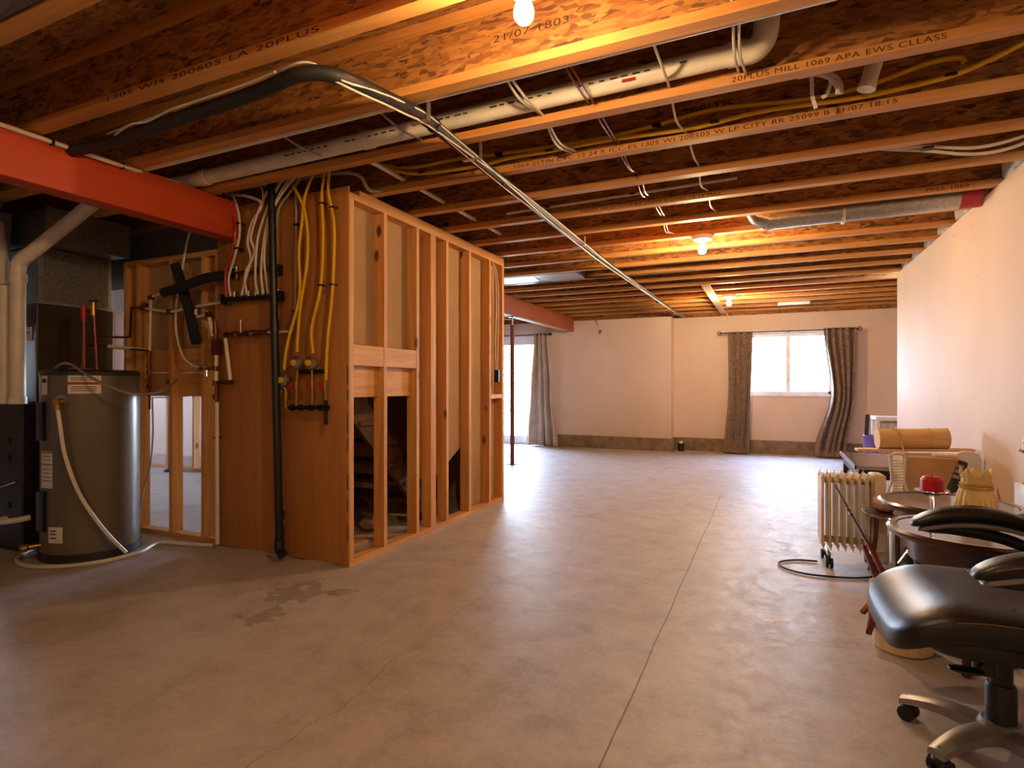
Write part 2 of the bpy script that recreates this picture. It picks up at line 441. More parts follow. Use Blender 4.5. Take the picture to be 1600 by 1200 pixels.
# ------------------------------------------------------------ room shell
XR, YB, YB2 = 1.33, 10.68, 10.35       # right wall face, window wall face, bump-out wall face
ZC = 2.455                              # underside of the joists
ZW = 2.39                               # top of the plastered far wall
XL, YN = -11.0, -3.6
struct('floor', MB().box((XL-.2, YN-.2, -.12), (3.0, YB+.3, 0)), 'floor')
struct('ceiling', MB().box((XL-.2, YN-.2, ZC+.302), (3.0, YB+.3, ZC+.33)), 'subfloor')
struct('wall_right', MB().box((XR, YN, 0), (XR+.13, 7.78, ZC-.003)), 'drywall')
struct('wall_recess', MB().box((XR+.13, 7.65, 0), (2.6, 7.78, ZC-.003)), 'drywall')
struct('wall_recess_right', MB().box((2.5, 7.78, 0), (2.6, YB+.2, ZC+.3)), 'drywall')
wb = MB()                                # window wall, in pieces round the opening
wx0, wx1, wz0, wz1 = -.40, .94, 1.02, 2.055
wb.box((-1.60, YB, 0), (wx0, YB+.2, ZW)).box((wx1, YB, 0), (2.5, YB+.2, ZW)).box((wx0, YB, 0), (wx1, YB+.2, wz0)).box((wx0, YB, wz1), (wx1, YB+.2, ZW))
struct('wall_back_right', wb, 'drywall')
dx0, dx1, dz1 = -6.55, -4.02, 2.13
wl = MB().box((XL, YB2, 0), (dx0, YB+.2, ZW)).box((dx1, YB2, 0), (-1.60, YB+.2, ZW)).box((dx0, YB2, dz1), (dx1, YB+.2, ZW))
struct('wall_back_left', wl, 'drywall')
struct('trim_1', MB().box((XL, YB2+.04, ZW), (-1.6, YB+.2, ZC+.3)).box((-1.6, YB+.03, ZW), (2.5, YB+.2, ZC+.3)), 'osb')
wlf = MB().box((XL-.2, YN, 0), (XL, 3.5, ZC+.3)).box((XL-.2, 4.7, 0), (XL, YB+.2, ZC+.3))
for a, b in ((3.5, 4.7),): wlf.box((XL-.2, a, 0), (XL, b, 1.0)).box((XL-.2, a, 2.1), (XL, b, ZC+.3))
struct('wall_left', wlf, 'drywall')
for n_, (a, b) in enumerate(((3.5, 4.7),)):
    q = struct(f'window_{n_+2}', MB().box((XL-.14, a, 1.0), (XL-.06, a+.06, 2.1)).box((XL-.14, b-.06, 1.0), (XL-.06, b, 2.1)).box((XL-.14, a, 1.0), (XL-.06, b, 1.06)).box((XL-.14, a, 2.04), (XL-.06, b, 2.1)).box((XL-.14, (a+b)/2-.03, 1.06), (XL-.06, (a+b)/2+.03, 2.04)), 'white_paint')
    MB().box((XL-.1, a+.06, 1.06), (XL-.094, b-.06, 2.04)).build('window_pane', 'pane', q, False)
struct('wall_near', MB().box((XL, YN-.2, 0), (XR+.13, YN, ZC+.3)), 'drywall')
struct('trim_2', MB().box((XR+.13, YN, ZC), (XR+.2, 7.78, ZC+.3)), 'osb')
struct('baseboard_back_right', MB().box((-1.60, YB-.05, 0), (2.5, YB, .225)), 'concrete_curb')
struct('baseboard_back_left', MB().box((-4.0, YB2-.05, 0), (-1.55, YB2, .225)).box((-1.6, YB2, 0), (-1.55, YB-.05, .225)), 'concrete_curb')
struct('wall_inner', MB().box((XL, 6.4, 0), (-6.9, 6.5, ZC)), 'drywall')

# window
win = struct('window_1', MB().box((wx0, YB+.05, wz0), (wx0+.06, YB+.12, wz1)).box((wx1-.06, YB+.05, wz0), (wx1, YB+.12, wz1)).box((wx0, YB+.05, wz0), (wx1, YB+.12, wz0+.05)).box((wx0, YB+.05, wz1-.06), (wx1, YB+.12, wz1)).box((.245, YB+.04, wz0+.05), (.315, YB+.12, wz1-.06)), 'white_paint')
MB().box((wx0+.06, YB+.08, wz0+.05), (wx1-.06, YB+.086, wz1-.06)).build('window_pane', 'pane', win, False)
MB().box((wx0-.04, YB-.03, wz0-.035), (wx1+.04, YB+.05, wz0)).build('window_sill', 'white_paint', win, False)
tr = MB()
for a, b in (((wx0-.05, YB-.012, wz0), (wx0, YB, wz1)), ((wx1, YB-.012, wz0), (wx1+.05, YB, wz1)), ((wx0-.05, YB-.012, wz1), (wx1+.05, YB, wz1+.05))): tr.box(a, b)
tr.build('window_trim', 'white_paint', win, False)
# sliding patio door
dr = MB(); fy0, fy1 = YB2+.02, YB2+.12
dr.box((dx0, fy0, 0), (dx0+.06, fy1, dz1)).box((dx1-.06, fy0, 0), (dx1, fy1, dz1)).box((dx0, fy0, dz1-.06), (dx1, fy1, dz1)).box((dx0, fy0, 0), (dx1, fy1, .05))
door = struct('door_1', dr, 'white_paint')
mx = (dx0+dx1)/2
for a, b, y in ((dx0+.06, mx+.04, fy0+.06), (mx-.04, dx1-.06, fy0+.01)):
    f = MB()
    for p, q in (((a, y, .05), (a+.08, y+.035, dz1-.06)), ((b-.08, y, .05), (b, y+.035, dz1-.06)), ((a+.08, y, .05), (b-.08, y+.035, .17)), ((a+.08, y, dz1-.16), (b-.08, y+.035, dz1-.06))): f.box(p, q)
    s = f.build('door_panel', 'white_paint', door, False)
    MB().box((a+.08, y+.014, .17), (b-.08, y+.02, dz1-.16)).build('door_pane', 'pane', s, False)
MB().box((mx-.02, fy0-.02, .95), (mx+.0, fy0+.01, 1.15)).build('door_handle', 'steel', door, False)

# ------------------------------------------------------------ I-joists
JY = lambda k: 2.665+.5*k               # far edge of each bottom flange
WRITING = {-2: [('1305 WI5 200605 LA 20PLUS', -2.75, -1.5, 'f'), ('EWS CLASS', -4.05, -3.3, 'w')],
           -1: [('21/07 1803', -1.05, -.72, 'w')],
           0: [('20PLUS MILL 1069 APA EWS CLLASS', -.15, .60, 'f')],
           1: [('1069 21TIN CVC 12 24 R ICC-ES 1305 WI 200505 W LP CITY RR 25099 B 21/07 18:15', -1.39, .53, 'f'), ('20PLUS', -.42, -.17, 'w')],
           3: [('200505 WI LP CITY RR 25099 A 21/07 18:15 MILL', -1.3, -.30, 'f'), ('20PLUS', -.52, -.25, 'w')],
           4: [('MILL 1069', .95, 1.18, 'f')]}
for k in range(-6, 17):
    y1 = JY(k); y0 = y1-.064; yc = (y0+y1)/2
    xr = XR+.10 if y1 < 7.78 else 2.45
    xl = -9.5
    place = ORD[16-k]
    if k >= -1: lab = f'wooden I-joist crossing the ceiling, {place} from the far window wall'
    else: lab = f'near wooden I-joist overhead, {place} from the far window wall'
    if k == 0: lab = 'lit orange wooden I-joist stamped 20PLUS MILL 1069 APA EWS on its lower flange'
    if k == 1: lab = 'wooden I-joist stamped LP CITY RR 25099, carrying the yellow gas lines'
    j = thing('ceiling_joist', lab, 'joist', (xl, yc, ZC), 0, 'I-joists of the ceiling')
    fl = MB().box((xl, y0, ZC), (xr, y1, ZC+.039)).build('bottom_flange', 'flange_x', j, False)
    wbm = MB().box((xl, yc-.005, ZC+.039), (xr, yc+.005, ZC+.264)).build('web', 'osb', j, False)
    MB().box((xl, y0, ZC+.264), (xr, y1, ZC+.3015)).build('top_flange', 'flange_x', j, False)
    for s, a, b, wh in WRITING.get(k, []):
        if wh == 'f': stamp(fl, s, (a, y0-.0012, ZC+.008), b-a, .022)
        else: stamp(wbm, s, (a, yc-.0062, ZC+.14), b-a, .045 if len(s) < 8 else .03)

# wrapped insulation stuffed between joists on top of the right wall
n = 0
for k in range(1, 11):
    y0 = JY(k)+.012; y1 = JY(k+1)-.064-.012
    if y1 > 7.7 or k == 4: continue
    mb = MB()
    mb.superell((.12, y1-y0, .27), .3, .3, 20, 12, fn=lambda p: p+Vector((random.uniform(-.008, .008),)*3)+Vector((XR+.06, (y0+y1)/2, ZC+.145)))
    o = mb.build('insulation_batt', 'insul')
    tag(o, f'pale wrapped insulation on top of the right wall, {ORD[n]} piece from the near end', 'insulation', 'insulation along the right wall'); n += 1

# ------------------------------------------------------------ main beam, post
bm_ = MB().box((-3.54, -3.2, 2.195), (-3.40, 2.84, ZC-.004), .004).build('red_beam', 'glulam')
tag(bm_, 'thick red-orange wooden beam running overhead at the left', 'beam')
bm2 = MB().box((-3.54, 5.26, 2.185), (-3.40, YB2, ZC-.004), .004).build('brown_beam', 'beam_far')
tag(bm2, 'reddish brown wooden beam reaching the far white wall', 'beam')
c = P(799, 725, z=0); c.x = -3.47; c.y = 7.66
po = thing('steel_post', 'slim red-brown steel post standing under the far beam', 'post', (c.x, c.y, 0))
MB().cyl((c.x, c.y, .012), (c.x, c.y, 2.06), .032, 20).build('post_tube', 'red_steel', po)
MB().box((c.x-.06, c.y-.06, 0), (c.x+.06, c.y+.06, .012)).build('base_plate', 'iron', po, False)
MB().cyl((c.x, c.y, 2.06), (c.x, c.y, 2.175), .014, 12).build('screw', 'steel', po)
MB().box((c.x-.06, c.y-.06, 2.175), (c.x+.06, c.y+.06, 2.185)).build('top_plate', 'iron', po, False)

# ------------------------------------------------------------ stud wall beside the stairs (runs away from the camera)
SX = -2.465
sw = thing('stud_wall', 'open framed stud wall running away beside the stairs, plate to plate', 'framed wall', (SX-.07, 4.07, 0))
x0, x1 = SX-.089, SX
MB().box((x0, 2.906, 0), (x1, 5.235, .038)).build('bottom_plate', 'lumber_y', sw, False)
MB().box((x0, 2.906, ZC-.078), (x1, 5.235, ZC-.040)).build('top_plate', 'lumber_y', sw, False)
MB().box((x0, 3.0, ZC-.040), (x1, 5.235, ZC-.002)).build('top_plate', 'lumber_y', sw, False)
SYS = [2.907, 3.262, 3.665, 3.868, 3.906, 4.105, 4.50, 4.905, 5.195]
for y in SYS: MB().box((x0, y, .038), (x1, y+.038, ZC-.078), .002).build('stud', 'lumber_z', sw, False)
for a, b in ((2.943, 3.262), (3.300, 3.665)):
    MB().box((x1-.040, a, 1.30), (x1-.002, b, 1.435)).build('blocking', 'lumber_y', sw, False)
    MB().box((x0, a, 1.09), (x0+.038, b, 1.30)).build('blocking', 'lumber_y', sw, False)
MB().box((x0, 4.943, 1.04), (x1, 5.195, 1.08)).build('blocking', 'lumber_y', sw, False)
# drywall backing seen between the studs (back of the stair side)
dwp = MB().prism([(2.92, 1.30), (3.70, 1.30), (3.70, .42), (4.13, .42), (4.52, .62), (4.52, .04), (5.22, .04), (5.22, ZC-.06), (2.92, ZC-.06)], 'x', x0-.014, x0-.002).build('backing_board', 'drywall_back', sw, False)

# plywood sheets on the front of the stair box
PYW = 2.893
p1 = MB().box((-3.06, PYW-.0, .01), (SX-.0, PYW+.012, ZC-.005), .001).build('plywood_sheet', 'plywood')
tag(p1, 'tall orange plywood sheet beside the stud wall corner, yellow gas tubes in front', 'plywood sheet')
g = MB()
for (za, zb) in ((1.18, 1.30), (1.07, 1.14), (.86, .99), (.74, .83), (.50, .60), (.36, .44), (.17, .27)):
    g.box((SX-.012, PYW-.0015, za), (SX+.0006, PYW, zb))
merge(p1, g, 'green_paint')
p2 = MB().box((-3.67, PYW, .01), (-3.063, PYW+.012, ZC-.005), .001).build('plywood_sheet', 'plywood')
tag(p2, 'narrower orange plywood sheet left of the tall black pipe, red tube in front', 'plywood sheet')

# left stud wall, same line as the plywood, on the heater side
lw = thing('stud_wall', 'open framed stud wall behind the water heater with sight of the next room', 'framed wall', (-4.2, 2.95, 0))
ly0, ly1 = 2.91, 3.0
MB().box((-4.79, ly0, 0), (-3.68, ly1, .038)).build('bottom_plate', 'lumber_x', lw, False)
MB().box((-4.79, ly0, 2.13), (-3.68, ly1, 2.17)).build('top_plate', 'lumber_x', lw, False)
for x in (-4.79, -4.63, -4.232, -3.87, -3.72): MB().box((x, ly0, .038), (x+.038, ly1, 2.13), .002).build('stud', 'lumber_z', lw, False)
for a, b in ((-4.592, -4.232), (-4.194, -3.87)):
    MB().box((a, ly1-.042, 1.27), (b, ly1-.004, 1.45)).build('blocking', 'lumber_x', lw, False)
    MB().box((a, ly1-.042, 1.085), (b, ly1-.004, 1.268)).build('blocking', 'lumber_x', lw, False)
MB().box((-4.752, ly1+.002, 1.30), (-3.68, ly1+.014, 2.17)).build('backing_board', 'drywall_back', lw, False)
MB().box((-3.68, ly0, 0), (-3.672, 5.25, ZC-.005)).build('backing_board', 'drywall_back', lw, False)
MB().box((-3.672, 5.236, 0), (-2.47, 5.248, ZC-.01)).build('light_block_board', 'drywall_back', sw, False)  # panel added across the far end to keep daylight out of the stair box

# stairs inside the box
st = thing('staircase', 'dark wooden staircase inside the framed box, seen through the studs', 'stairs', (-3.1, 4.0, 0))
def sy(z): return 4.45-(z)*1.05
for x in (-2.72, -3.58):
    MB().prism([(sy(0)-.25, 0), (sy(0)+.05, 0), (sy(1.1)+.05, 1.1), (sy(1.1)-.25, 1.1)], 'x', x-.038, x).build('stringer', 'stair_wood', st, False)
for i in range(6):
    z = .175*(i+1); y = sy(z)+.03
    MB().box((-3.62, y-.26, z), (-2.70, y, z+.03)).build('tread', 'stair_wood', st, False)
o = MB().box((-3.5, 3.05, .0), (-2.75, 3.5, .012)).build('floor_board', 'cardboard', None, False); tag(o, 'flattened cardboard sheet on the floor under the stairs', 'cardboard')
mb = MB(); mb.superell((.20, .14, .09), .6, .8, 18, 10, fn=lambda p: p+Vector((-2.95, 3.75, .05))+Vector([random.uniform(-.012, .012) for _ in range(3)]))
tag(mb.build('crumpled_bag', 'white_plastic'), 'crumpled white plastic bag lying under the stairs', 'bag')

# framing and pipe of the next room, seen through the left studs
bw = thing('stud_wall', 'distant pale stud framing in the next room, seen behind the heater', 'framed wall', (-8.2, 5.3, 0))
MB().box((-9.6, 5.28, 0), (-6.9, 5.37, .038)).build('bottom_plate', 'lumber_x', bw, False)
MB().box((-9.6, 5.28, 2.3), (-6.9, 5.37, 2.34)).build('top_plate', 'lumber_x', bw, False)
for x in (-9.5, -9.1, -8.35, -7.75, -7.2, -6.94): MB().box((x, 5.28, .038), (x+.038, 5.37, 2.3)).build('stud', 'lumber_z', bw, False)
bp = thing('drain_pipe', 'black vertical drain pipe in the next room with a flared foot', 'pipe', (-7.42, 5.15, 0))
MB().cyl((-7.42, 5.15, .02), (-7.42, 5.15, 2.4), .04).build('pipe_body', 'black', bp)
MB().lathe((-7.42, 5.15, 0), [(.10, 0), (.10, .02), (.055, .04), (.052, .10)]).build('pipe_foot', 'black', bp)
MB().tube([(-9.5, 5.26, 1.02), (-8.6, 5.25, .99), (-7.8, 5.25, 1.0), (-6.95, 5.26, 1.04)], .008, 6).build('cable_run', 'black', bw)
vt = MB().box((-9.95, 6.37, 2.0), (-9.45, 6.4, 2.22)).build('wall_vent', 'white_paint', None, False); tag(vt, 'wall vent with dark louvres high on the white wall behind the furnace', 'vent')
mb = MB()
for i in range(6): mb.box((-9.92, 6.362, 2.02+i*.033), (-9.48, 6.37, 2.04+i*.033))
mb.build('louvres', 'black', vt, False)

# ------------------------------------------------------------ outside
struct('ground_outside', MB().box((-30, YB+.2, -.25), (25, 60, -.10)), 'grass')
struct('patio_slab', MB().box((-9, YB+.2, -.10), (4, YB+3.2, -.02)), 'concrete_curb')
po = MB().box((-.52, 12.6, -.02), (-.34, 12.78, 2.7), .005).build('deck_post', 'cedar', None, False); tag(po, 'orange cedar deck post seen through the left half of the window', 'post')
po = MB().box((-7.0, 12.7, 2.45), (1.6, 12.85, 2.7), .005).build('deck_beam', 'cedar', None, False); tag(po, 'cedar deck beam outside above the patio', 'beam')
def tree(x, y, h, rr, lab):
    t = thing('tree', lab, 'tree', (x, y, -.1), 0, 'trees outside')
    mb = MB(); mb.tube([(x, y, -.1), (x+random.uniform(-.2, .2), y, h*.4), (x+random.uniform(-.4, .4), y, h*.95)], .10, 8, r1=.02)
    for i in range(9):
        z = h*random.uniform(.15, .85); a = random.uniform(0, 2*PI); L = rr*random.uniform(.6, 1)
        mb.tube([(x, y, z), (x+L*.5*math.cos(a), y+L*.5*math.sin(a), z+L*.35), (x+L*math.cos(a), y+L*math.sin(a), z+L*.6)], .035, 5, r1=.008)
    mb.build('trunk', 'bark', t)
    lb = MB()
    for i in range(900):
        a = random.uniform(0, 2*PI); q = rr*math.sqrt(random.random()); z = random.uniform(.05, 1)
        wv = q*(1.05-abs(z-.5)*.8)
        c = Vector((x+wv*math.cos(a), y+wv*math.sin(a), h*z)); s = random.uniform(.05, .13)
        u = Vector([random.gauss(0, 1) for _ in range(3)]).normalized(); v = u.orthogonal().normalized()
        lb.bm.faces.new([lb.bm.verts.new(c+u*s), lb.bm.verts.new(c+v*s*.6), lb.bm.verts.new(c-u*s), lb.bm.verts.new(c-v*s*.6)])
    lb.build('foliage', 'leaf', t, False)
for i, (x, y, h, rr) in enumerate(((-1.3, 18, 5.5, 1.0), (.95, 18.5, 6.2, 1.1), (3.2, 19.5, 6, 1.1), (-.5, 22.5, 8, 1.5), (3.0, 24, 8, 1.8), (-8.4, 19, 3.0, 1.7), (-10.8, 23.2, 4.2, 2.3), (-12.5, 29, 5.2, 3))):
    tree(x, y, h, rr, ['leafy tree outside the window, left of the others', 'leafy tree outside, in the middle of the window view', 'leafy tree outside the right half of the window', 'tall tree in the second row behind the window', 'tall tree at the back right outside the window',
                       'low bushy tree seen through the patio door', 'middle tree beyond the patio door', 'furthest tree beyond the patio door'][i])

# ------------------------------------------------------------ curtains
def curtain(name, y, zt, zb, top, bot, mid, folds, mat_, amp=.035, mm=None, flare=0):
    nu, nv = folds*10, 36; mb = MB(); g = []
    for j in range(nv+1):
        v = j/nv; row = []
        if v < .5: t = v*2; e = t*t*(3-2*t); l = top[0]+(mid[0]-top[0])*e; r = top[1]+(mid[1]-top[1])*e
        else: t = v*2-1; e = t*t*(3-2*t); l = mid[0]+(bot[0]-mid[0])*e; r = mid[1]+(bot[1]-mid[1])*e
        for i in range(nu+1):
            u = i/nu
            ph = 2*PI*folds*u+1.3*math.sin(5*u+2.2*v)+.8*math.sin(11*u)
            a = amp*(.55+.6*v)*(1+.3*math.sin(9*u))
            yy = y+a*math.sin(ph)-flare*max(0, (v-.93)/.07)*.10*(1+.4*math.sin(ph))
            zz = zt+(zb-zt)*v
            if flare and v > .93: zz = max(zb+.006+.02*(1+math.sin(ph))*(1-(v-.93)/.07), zt+(zb-zt)*(.93+(v-.93)*.9))
            row.append(mb.bm.verts.new((l+(r-l)*u+.006*math.sin(3*ph), yy, zz)))
        g.append(row)
    for a, b in zip(g, g[1:]):
        for i in range(nu): mb.bm.faces.new((a[i], a[i+1], b[i+1], b[i]))
    o = mb.build(name, mat_)
    s = o.modifiers.new('thickness', 'SOLIDIFY'); s.thickness = .003
    return o
CY = YB-.16
def cx(px, y=CY): return P(px, 600, y=y).x
rod = thing('curtain_rod', 'dark thin curtain rod with ring ends above the window', 'curtain rod', (0, CY, 2.08))
ra, rb = P(1124, 522, y=CY), P(1343, 513, y=CY); ra.z = rb.z = 2.075
MB().cyl(ra, rb, .010, 12).build('rod', 'iron_rod', rod)
for q in (ra, rb):
    mb = MB(); mb.tube([q+Vector((.03*math.cos(a)*1.0, 0, .03*math.sin(a))) for a in [2*PI*i/16 for i in range(17)]], .006, 6, False); mb.build('finial', 'iron_rod', rod)
for x in (ra.x+.1, .28, rb.x-.1): MB().box((x-.008, CY, 2.06), (x+.008, YB, 2.075)).build('bracket', 'iron_rod', rod, False)
o = curtain('curtain', CY, 2.09, .01, (cx(1137), cx(1176)), (cx(1131), cx(1171)), (cx(1138), cx(1173)), 4, 'brocade', .06, flare=1.5)
tag(o, 'brown patterned curtain hanging left of the window to the floor', 'curtain', 'brown window curtains')
o = curtain('curtain', CY, 2.10, .01, (cx(1287), cx(1337)), (cx(1272), cx(1322)), (cx(1299), cx(1334)), 5, 'brocade', .055, flare=1.5)
tag(o, 'brown patterned curtain right of the window, swept left at its foot', 'curtain', 'brown window curtains')
CY2 = YB2-.12
rod = thing('curtain_rod', 'dark curtain rod with curled end above the patio door', 'curtain rod', (-5, CY2, 2.12))
MB().cyl((-6.6, CY2, 2.15), (cx(858, CY2), CY2, 2.15), .010, 12).build('rod', 'iron_rod', rod)
MB().sphere((cx(860, CY2), CY2, 2.15), .028).build('finial', 'iron_rod', rod)
MB().box((cx(852, CY2)-.008, CY2, 2.14), (cx(852, CY2)+.008, YB2, 2.155)).build('bracket', 'iron_rod', rod, False)
o = curtain('curtain', CY2, 2.17, .015, (cx(834, CY2), cx(855, CY2)), (cx(821, CY2), cx(871, CY2)), (cx(828, CY2), cx(862, CY2)), 4, 'cream_cloth', .05)
tag(o, 'plain greige curtain gathered at the right edge of the patio door', 'curtain')

# ------------------------------------------------------------ lamps
def lamp(x, y, lab, m='bulb'):
    t = thing('ceiling_lamp', lab, 'lamp', (x, y, ZC-.02), 0, 'bare bulb ceiling lamps')
    MB().lathe((x, y, ZC-.045), [(.035, 0), (.075, .008), (.085, .025), (.085, .043)]).build('lamp_base', 'bulb_base', t)
    MB().lathe((x, y, ZC-.155), [(.004, 0), (.02, .004), (.03, .018), (.032, .035), (.026, .058), (.017, .08), (.015, .092)], 20).build('bulb', m, t)
    MB().cyl((x, y, ZC-.065), (x, y, ZC-.045), .022, 16).build('socket', 'bulb_base', t)
a = P(1094, 380, z=ZC-.05); b = P(1142, 463, z=ZC-.05)
lamp(-.53, JY(5)-.032, 'lit bare bulb on white base, larger of the two lamps seen down the room')
lamp(-.53, JY(12)-.032, 'small lit bare bulb nearest the far window wall')
lamp(-.70, JY(-2)-.032, 'lit bare bulb overhead just beyond the top edge of the picture', 'bulb_dim')
lamp(-.6, -1.85, 'lit bare bulb on the ceiling behind the viewer', 'bulb_dim')

# ------------------------------------------------------------ water heater
HX, HY, HR = -4.366, 2.434, .285
def on_heater(px, py, off=.004):
    d = ray(px, py); A = d.x**2+d.y**2; B = -2*(d.x*HX+d.y*HY); q = (HR+off)**2; Cc = HX**2+HY**2-q
    D = max(0, B*B-4*A*Cc); return Vector((0, 0, H))+d*((-B-math.sqrt(D))/(2*A))
def hpatch(px0, px1, py0, py1, name, m, parent, off=.0015, th=.0008):
    a0 = math.atan2(*((on_heater(px0, 602, 0)-Vector((HX, HY, H))).yx)); a1 = math.atan2(*((on_heater(px1, 602, 0)-Vector((HX, HY, H))).yx))
    if abs(a1-a0) > PI: a1 += 2*PI*(1 if a1 < a0 else -1)
    z0 = on_heater((px0+px1)/2, py1, 0).z; z1 = on_heater((px0+px1)/2, py0, 0).z
    mb = MB(); n = 8; rows = []
    for r in (HR+off-th, HR+off):
        rows.append([[mb.bm.verts.new((HX+r*math.cos(a0+(a1-a0)*i/n), HY+r*math.sin(a0+(a1-a0)*i/n), z)) for z in (z0, z1)] for i in range(n+1)])
    for R in rows:
        for i in range(n): mb.bm.faces.new((R[i][0], R[i+1][0], R[i+1][1], R[i][1]))
    for i in range(n):
        for k in (0, 1): mb.bm.faces.new((rows[0][i][k], rows[0][i+1][k], rows[1][i+1][k], rows[1][i][k]))
    return mb.build(name, m, parent)
ht = thing('water_heater', 'tall round grey-brown water heater with white discharge tube and labels', 'water heater', (HX, HY, 0))
MB().lathe((HX, HY, 0), [(HR-.02, .03), (HR, .045), (HR, 1.245), (HR-.006, 1.25)], 64).build('tank_body', 'heater', ht)
MB().lathe((HX, HY, 0), [(HR+.004, 1.235), (HR+.006, 1.26), (HR-.01, 1.275), (.05, 1.28)], 64).build('top_cap', 'heater_dark', ht)
MB().lathe((HX, HY, 0), [(HR+.012, 0), (HR+.012, .05), (HR-.01, .055)], 64).build('base_ring', 'heater_dark', ht)
lb = hpatch(106, 158, 586, 615, 'warning_label', 'label_white', ht)
for (a, b, c, d) in ((106, 158, 597, 601),): hpatch(a, b, c, d, 'label_band', 'label_red', lb, .0022)
for yy in (590, 593, 604, 607, 610): hpatch(111, 150, yy, yy+1, 'label_print', 'label_ink', lb, .0022)
lb = hpatch(65, 74, 587, 617, 'rating_label', 'label_white', ht); hpatch(66, 73, 592, 598, 'label_print', 'label_ink', lb, .0022)
lb = hpatch(65, 82, 705, 763, 'instruction_label', 'label_white', ht); hpatch(65, 82, 706, 708, 'label_band', 'label_red', lb, .0022); hpatch(65, 82, 725, 727, 'label_band', 'label_red', lb, .0022)
for yy in (713, 718, 733, 739, 745, 751): hpatch(67, 80, yy, yy+1, 'label_print', 'label_ink', lb, .0022)
lb = hpatch(76, 98, 824, 849, 'energy_label', 'label_white', ht)
for yy in (829, 834, 840): hpatch(78, 88, yy, yy+2, 'label_print', 'label_ink', lb, .0022)
for zc in ((628, 688), (768, 830)):
    hpatch(62.6, 72, zc[0], zc[1], 'element_cover', 'heater_dark', ht, .022, .022)
v = on_heater(97, 628, .0); dirv = (v-Vector((HX, HY, v.z))).normalized()
mb = MB(); mb.cyl(v-dirv*.005, v+dirv*.008, .045, 24); mb.build('valve_collar', 'steel', ht)
tv = MB().cyl(v, v+dirv*.055, .022, 14); tv.cyl(v+dirv*.04+Vector((0, 0, -.05)), v+dirv*.04, .017, 14); tv = tv.build('relief_valve', 'brass', ht)
pts = [v+dirv*.04+Vector((0, 0, -.045))]+[on_heater(x, y, o_) for x, y, o_ in ((94, 665, .045), (99, 700, .045), (110, 738, .045), (127, 777, .05), (150, 812, .06), (175, 842, .08), (197, 863, .10))]
MB().tube(pts, .0125, 10).build('discharge_tube', 'white_pvc', ht)
v = on_heater(63, 852, 0); MB().cyl(v, v+Vector((-.02, -.07, 0)), .02, 12).sphere(v+Vector((-.02, -.08, 0)), .028).build('drain_valve', 'brass', ht)
for (pa, pb, red) in (((132, 575), (131, 482), True), ((152, 575), (146, 477), False)):
    a = Pd(pa[0], pa[1], 4.02); b = Pd(pb[0], pb[1], 4.02); a.z = 1.27
    n_ = MB().cyl(a, b, .013, 12)
    for t_ in (.05, .55, .8): n_.cyl(a.lerp(b, t_), a.lerp(b, t_+.05), .018, 12)
    n_ = n_.build('copper_riser', 'copper', ht)
    MB().cyl(b-Vector((0, 0, .07)), b+Vector((0, 0, .02)), .019, 12).build('valve', 'red_pex' if red else 'brass', n_)
    if not red: MB().box(b+Vector((-.035, -.01, .02)), b+Vector((.035, .01, .035))).build('valve_handle', 'black', n_, False)
c0 = Pd(87, 574, 3.82); c0.z = 1.285
pts = [c0, c0+Vector((.08, 0, .03)), Pd(112, 570, 3.80), Pd(130, 582, 3.75), Pd(150, 594, 3.70), Pd(180, 608, 3.70), Pd(212, 616, 3.75), Pd(245, 613, 3.9), Pd(265, 603, 4.1), P(277, 592, y=2.88)]
MB().tube(pts, .009, 8).build('power_conduit', 'cable_grey', ht)
o = MB().prism([(HX+.05, HY-.12), (HX+.21, HY-.10), (HX+.14, HY-.22)], 'z', 1.281, 1.283).build('cardboard_scrap', 'cardboard', None, False)
tag(o, 'torn cardboard scrap lying on top of the water heater', 'cardboard')
# drip hose on the floor round the heater
pts = [(HX+.40*math.cos(a), HY+.40*math.sin(a), .014) for a in [(-200+12*i)*PI/180 for i in range(19)]]
o = MB().tube(pts+[P(250, 848, z=.014), P(290, 850, z=.014), P(333, 852, z=.014)], .013, 8).build('floor_hose', 'cable_white'); tag(o, 'pale hose curving on the floor round the water heater foot', 'hose')

# ------------------------------------------------------------ furnace and its ducts
FX = -4.9
fu = thing('furnace', 'dark brown furnace cabinet standing behind the water heater', 'furnace', (-5.3, 2.5, 0))
MB().box((-5.65, 2.36, 1.045), (FX, 2.90, 1.77), .008).build('upper_cabinet', 'furnace', fu, False)
lowc = MB().box((-5.75, 2.18, .03), (-4.70, 2.88, 1.04), .008).build('lower_cabinet', 'furnace_dark', fu, False)
MB().box((-5.70, 2.22, 0), (-4.74, 2.84, .03)).build('plinth', 'black', fu, False)
o = MB().box((-5.06, 2.353, 1.50), (-4.96, 2.36, 1.60)).build('rating_label', 'label_white', fu, False); MB().box((-5.04, 2.352, 1.555), (-4.98, 2.353, 1.565)).build('label_print', 'label_red', o, False)
for z in (.78, .66, .33): MB().lathe((-4.87, 2.175, z), [(.001, -.004), (.022, -.004), (.022, .006)], 16, 'y').build('knockout_hole', 'black', lowc)
MB().tube([(-4.92, 2.17, .47), (-4.86, 2.12, .465), (-4.80, 2.14, .48), (-4.76, 2.17, .50)], .008, 6).build('latch', 'chrome', lowc)
MB().tube([(-4.88, 2.17, .235), (-4.86, 2.08, .23), (-4.78, 2.08, .24), (-4.68, 2.12, .25), (-4.64, 2.2, .26)], .02, 8).build('drain_elbow', 'white_pvc', fu)
pl = thing('furnace_plenum', 'big dull metal plenum box on top of the furnace', 'duct', (-5.3, 2.62, 1.775))
mb = MB().box((-5.62, 2.37, 1.775), (FX, 2.88, 2.19), .003); mb.build('plenum_box', 'galv_dull', pl, False)
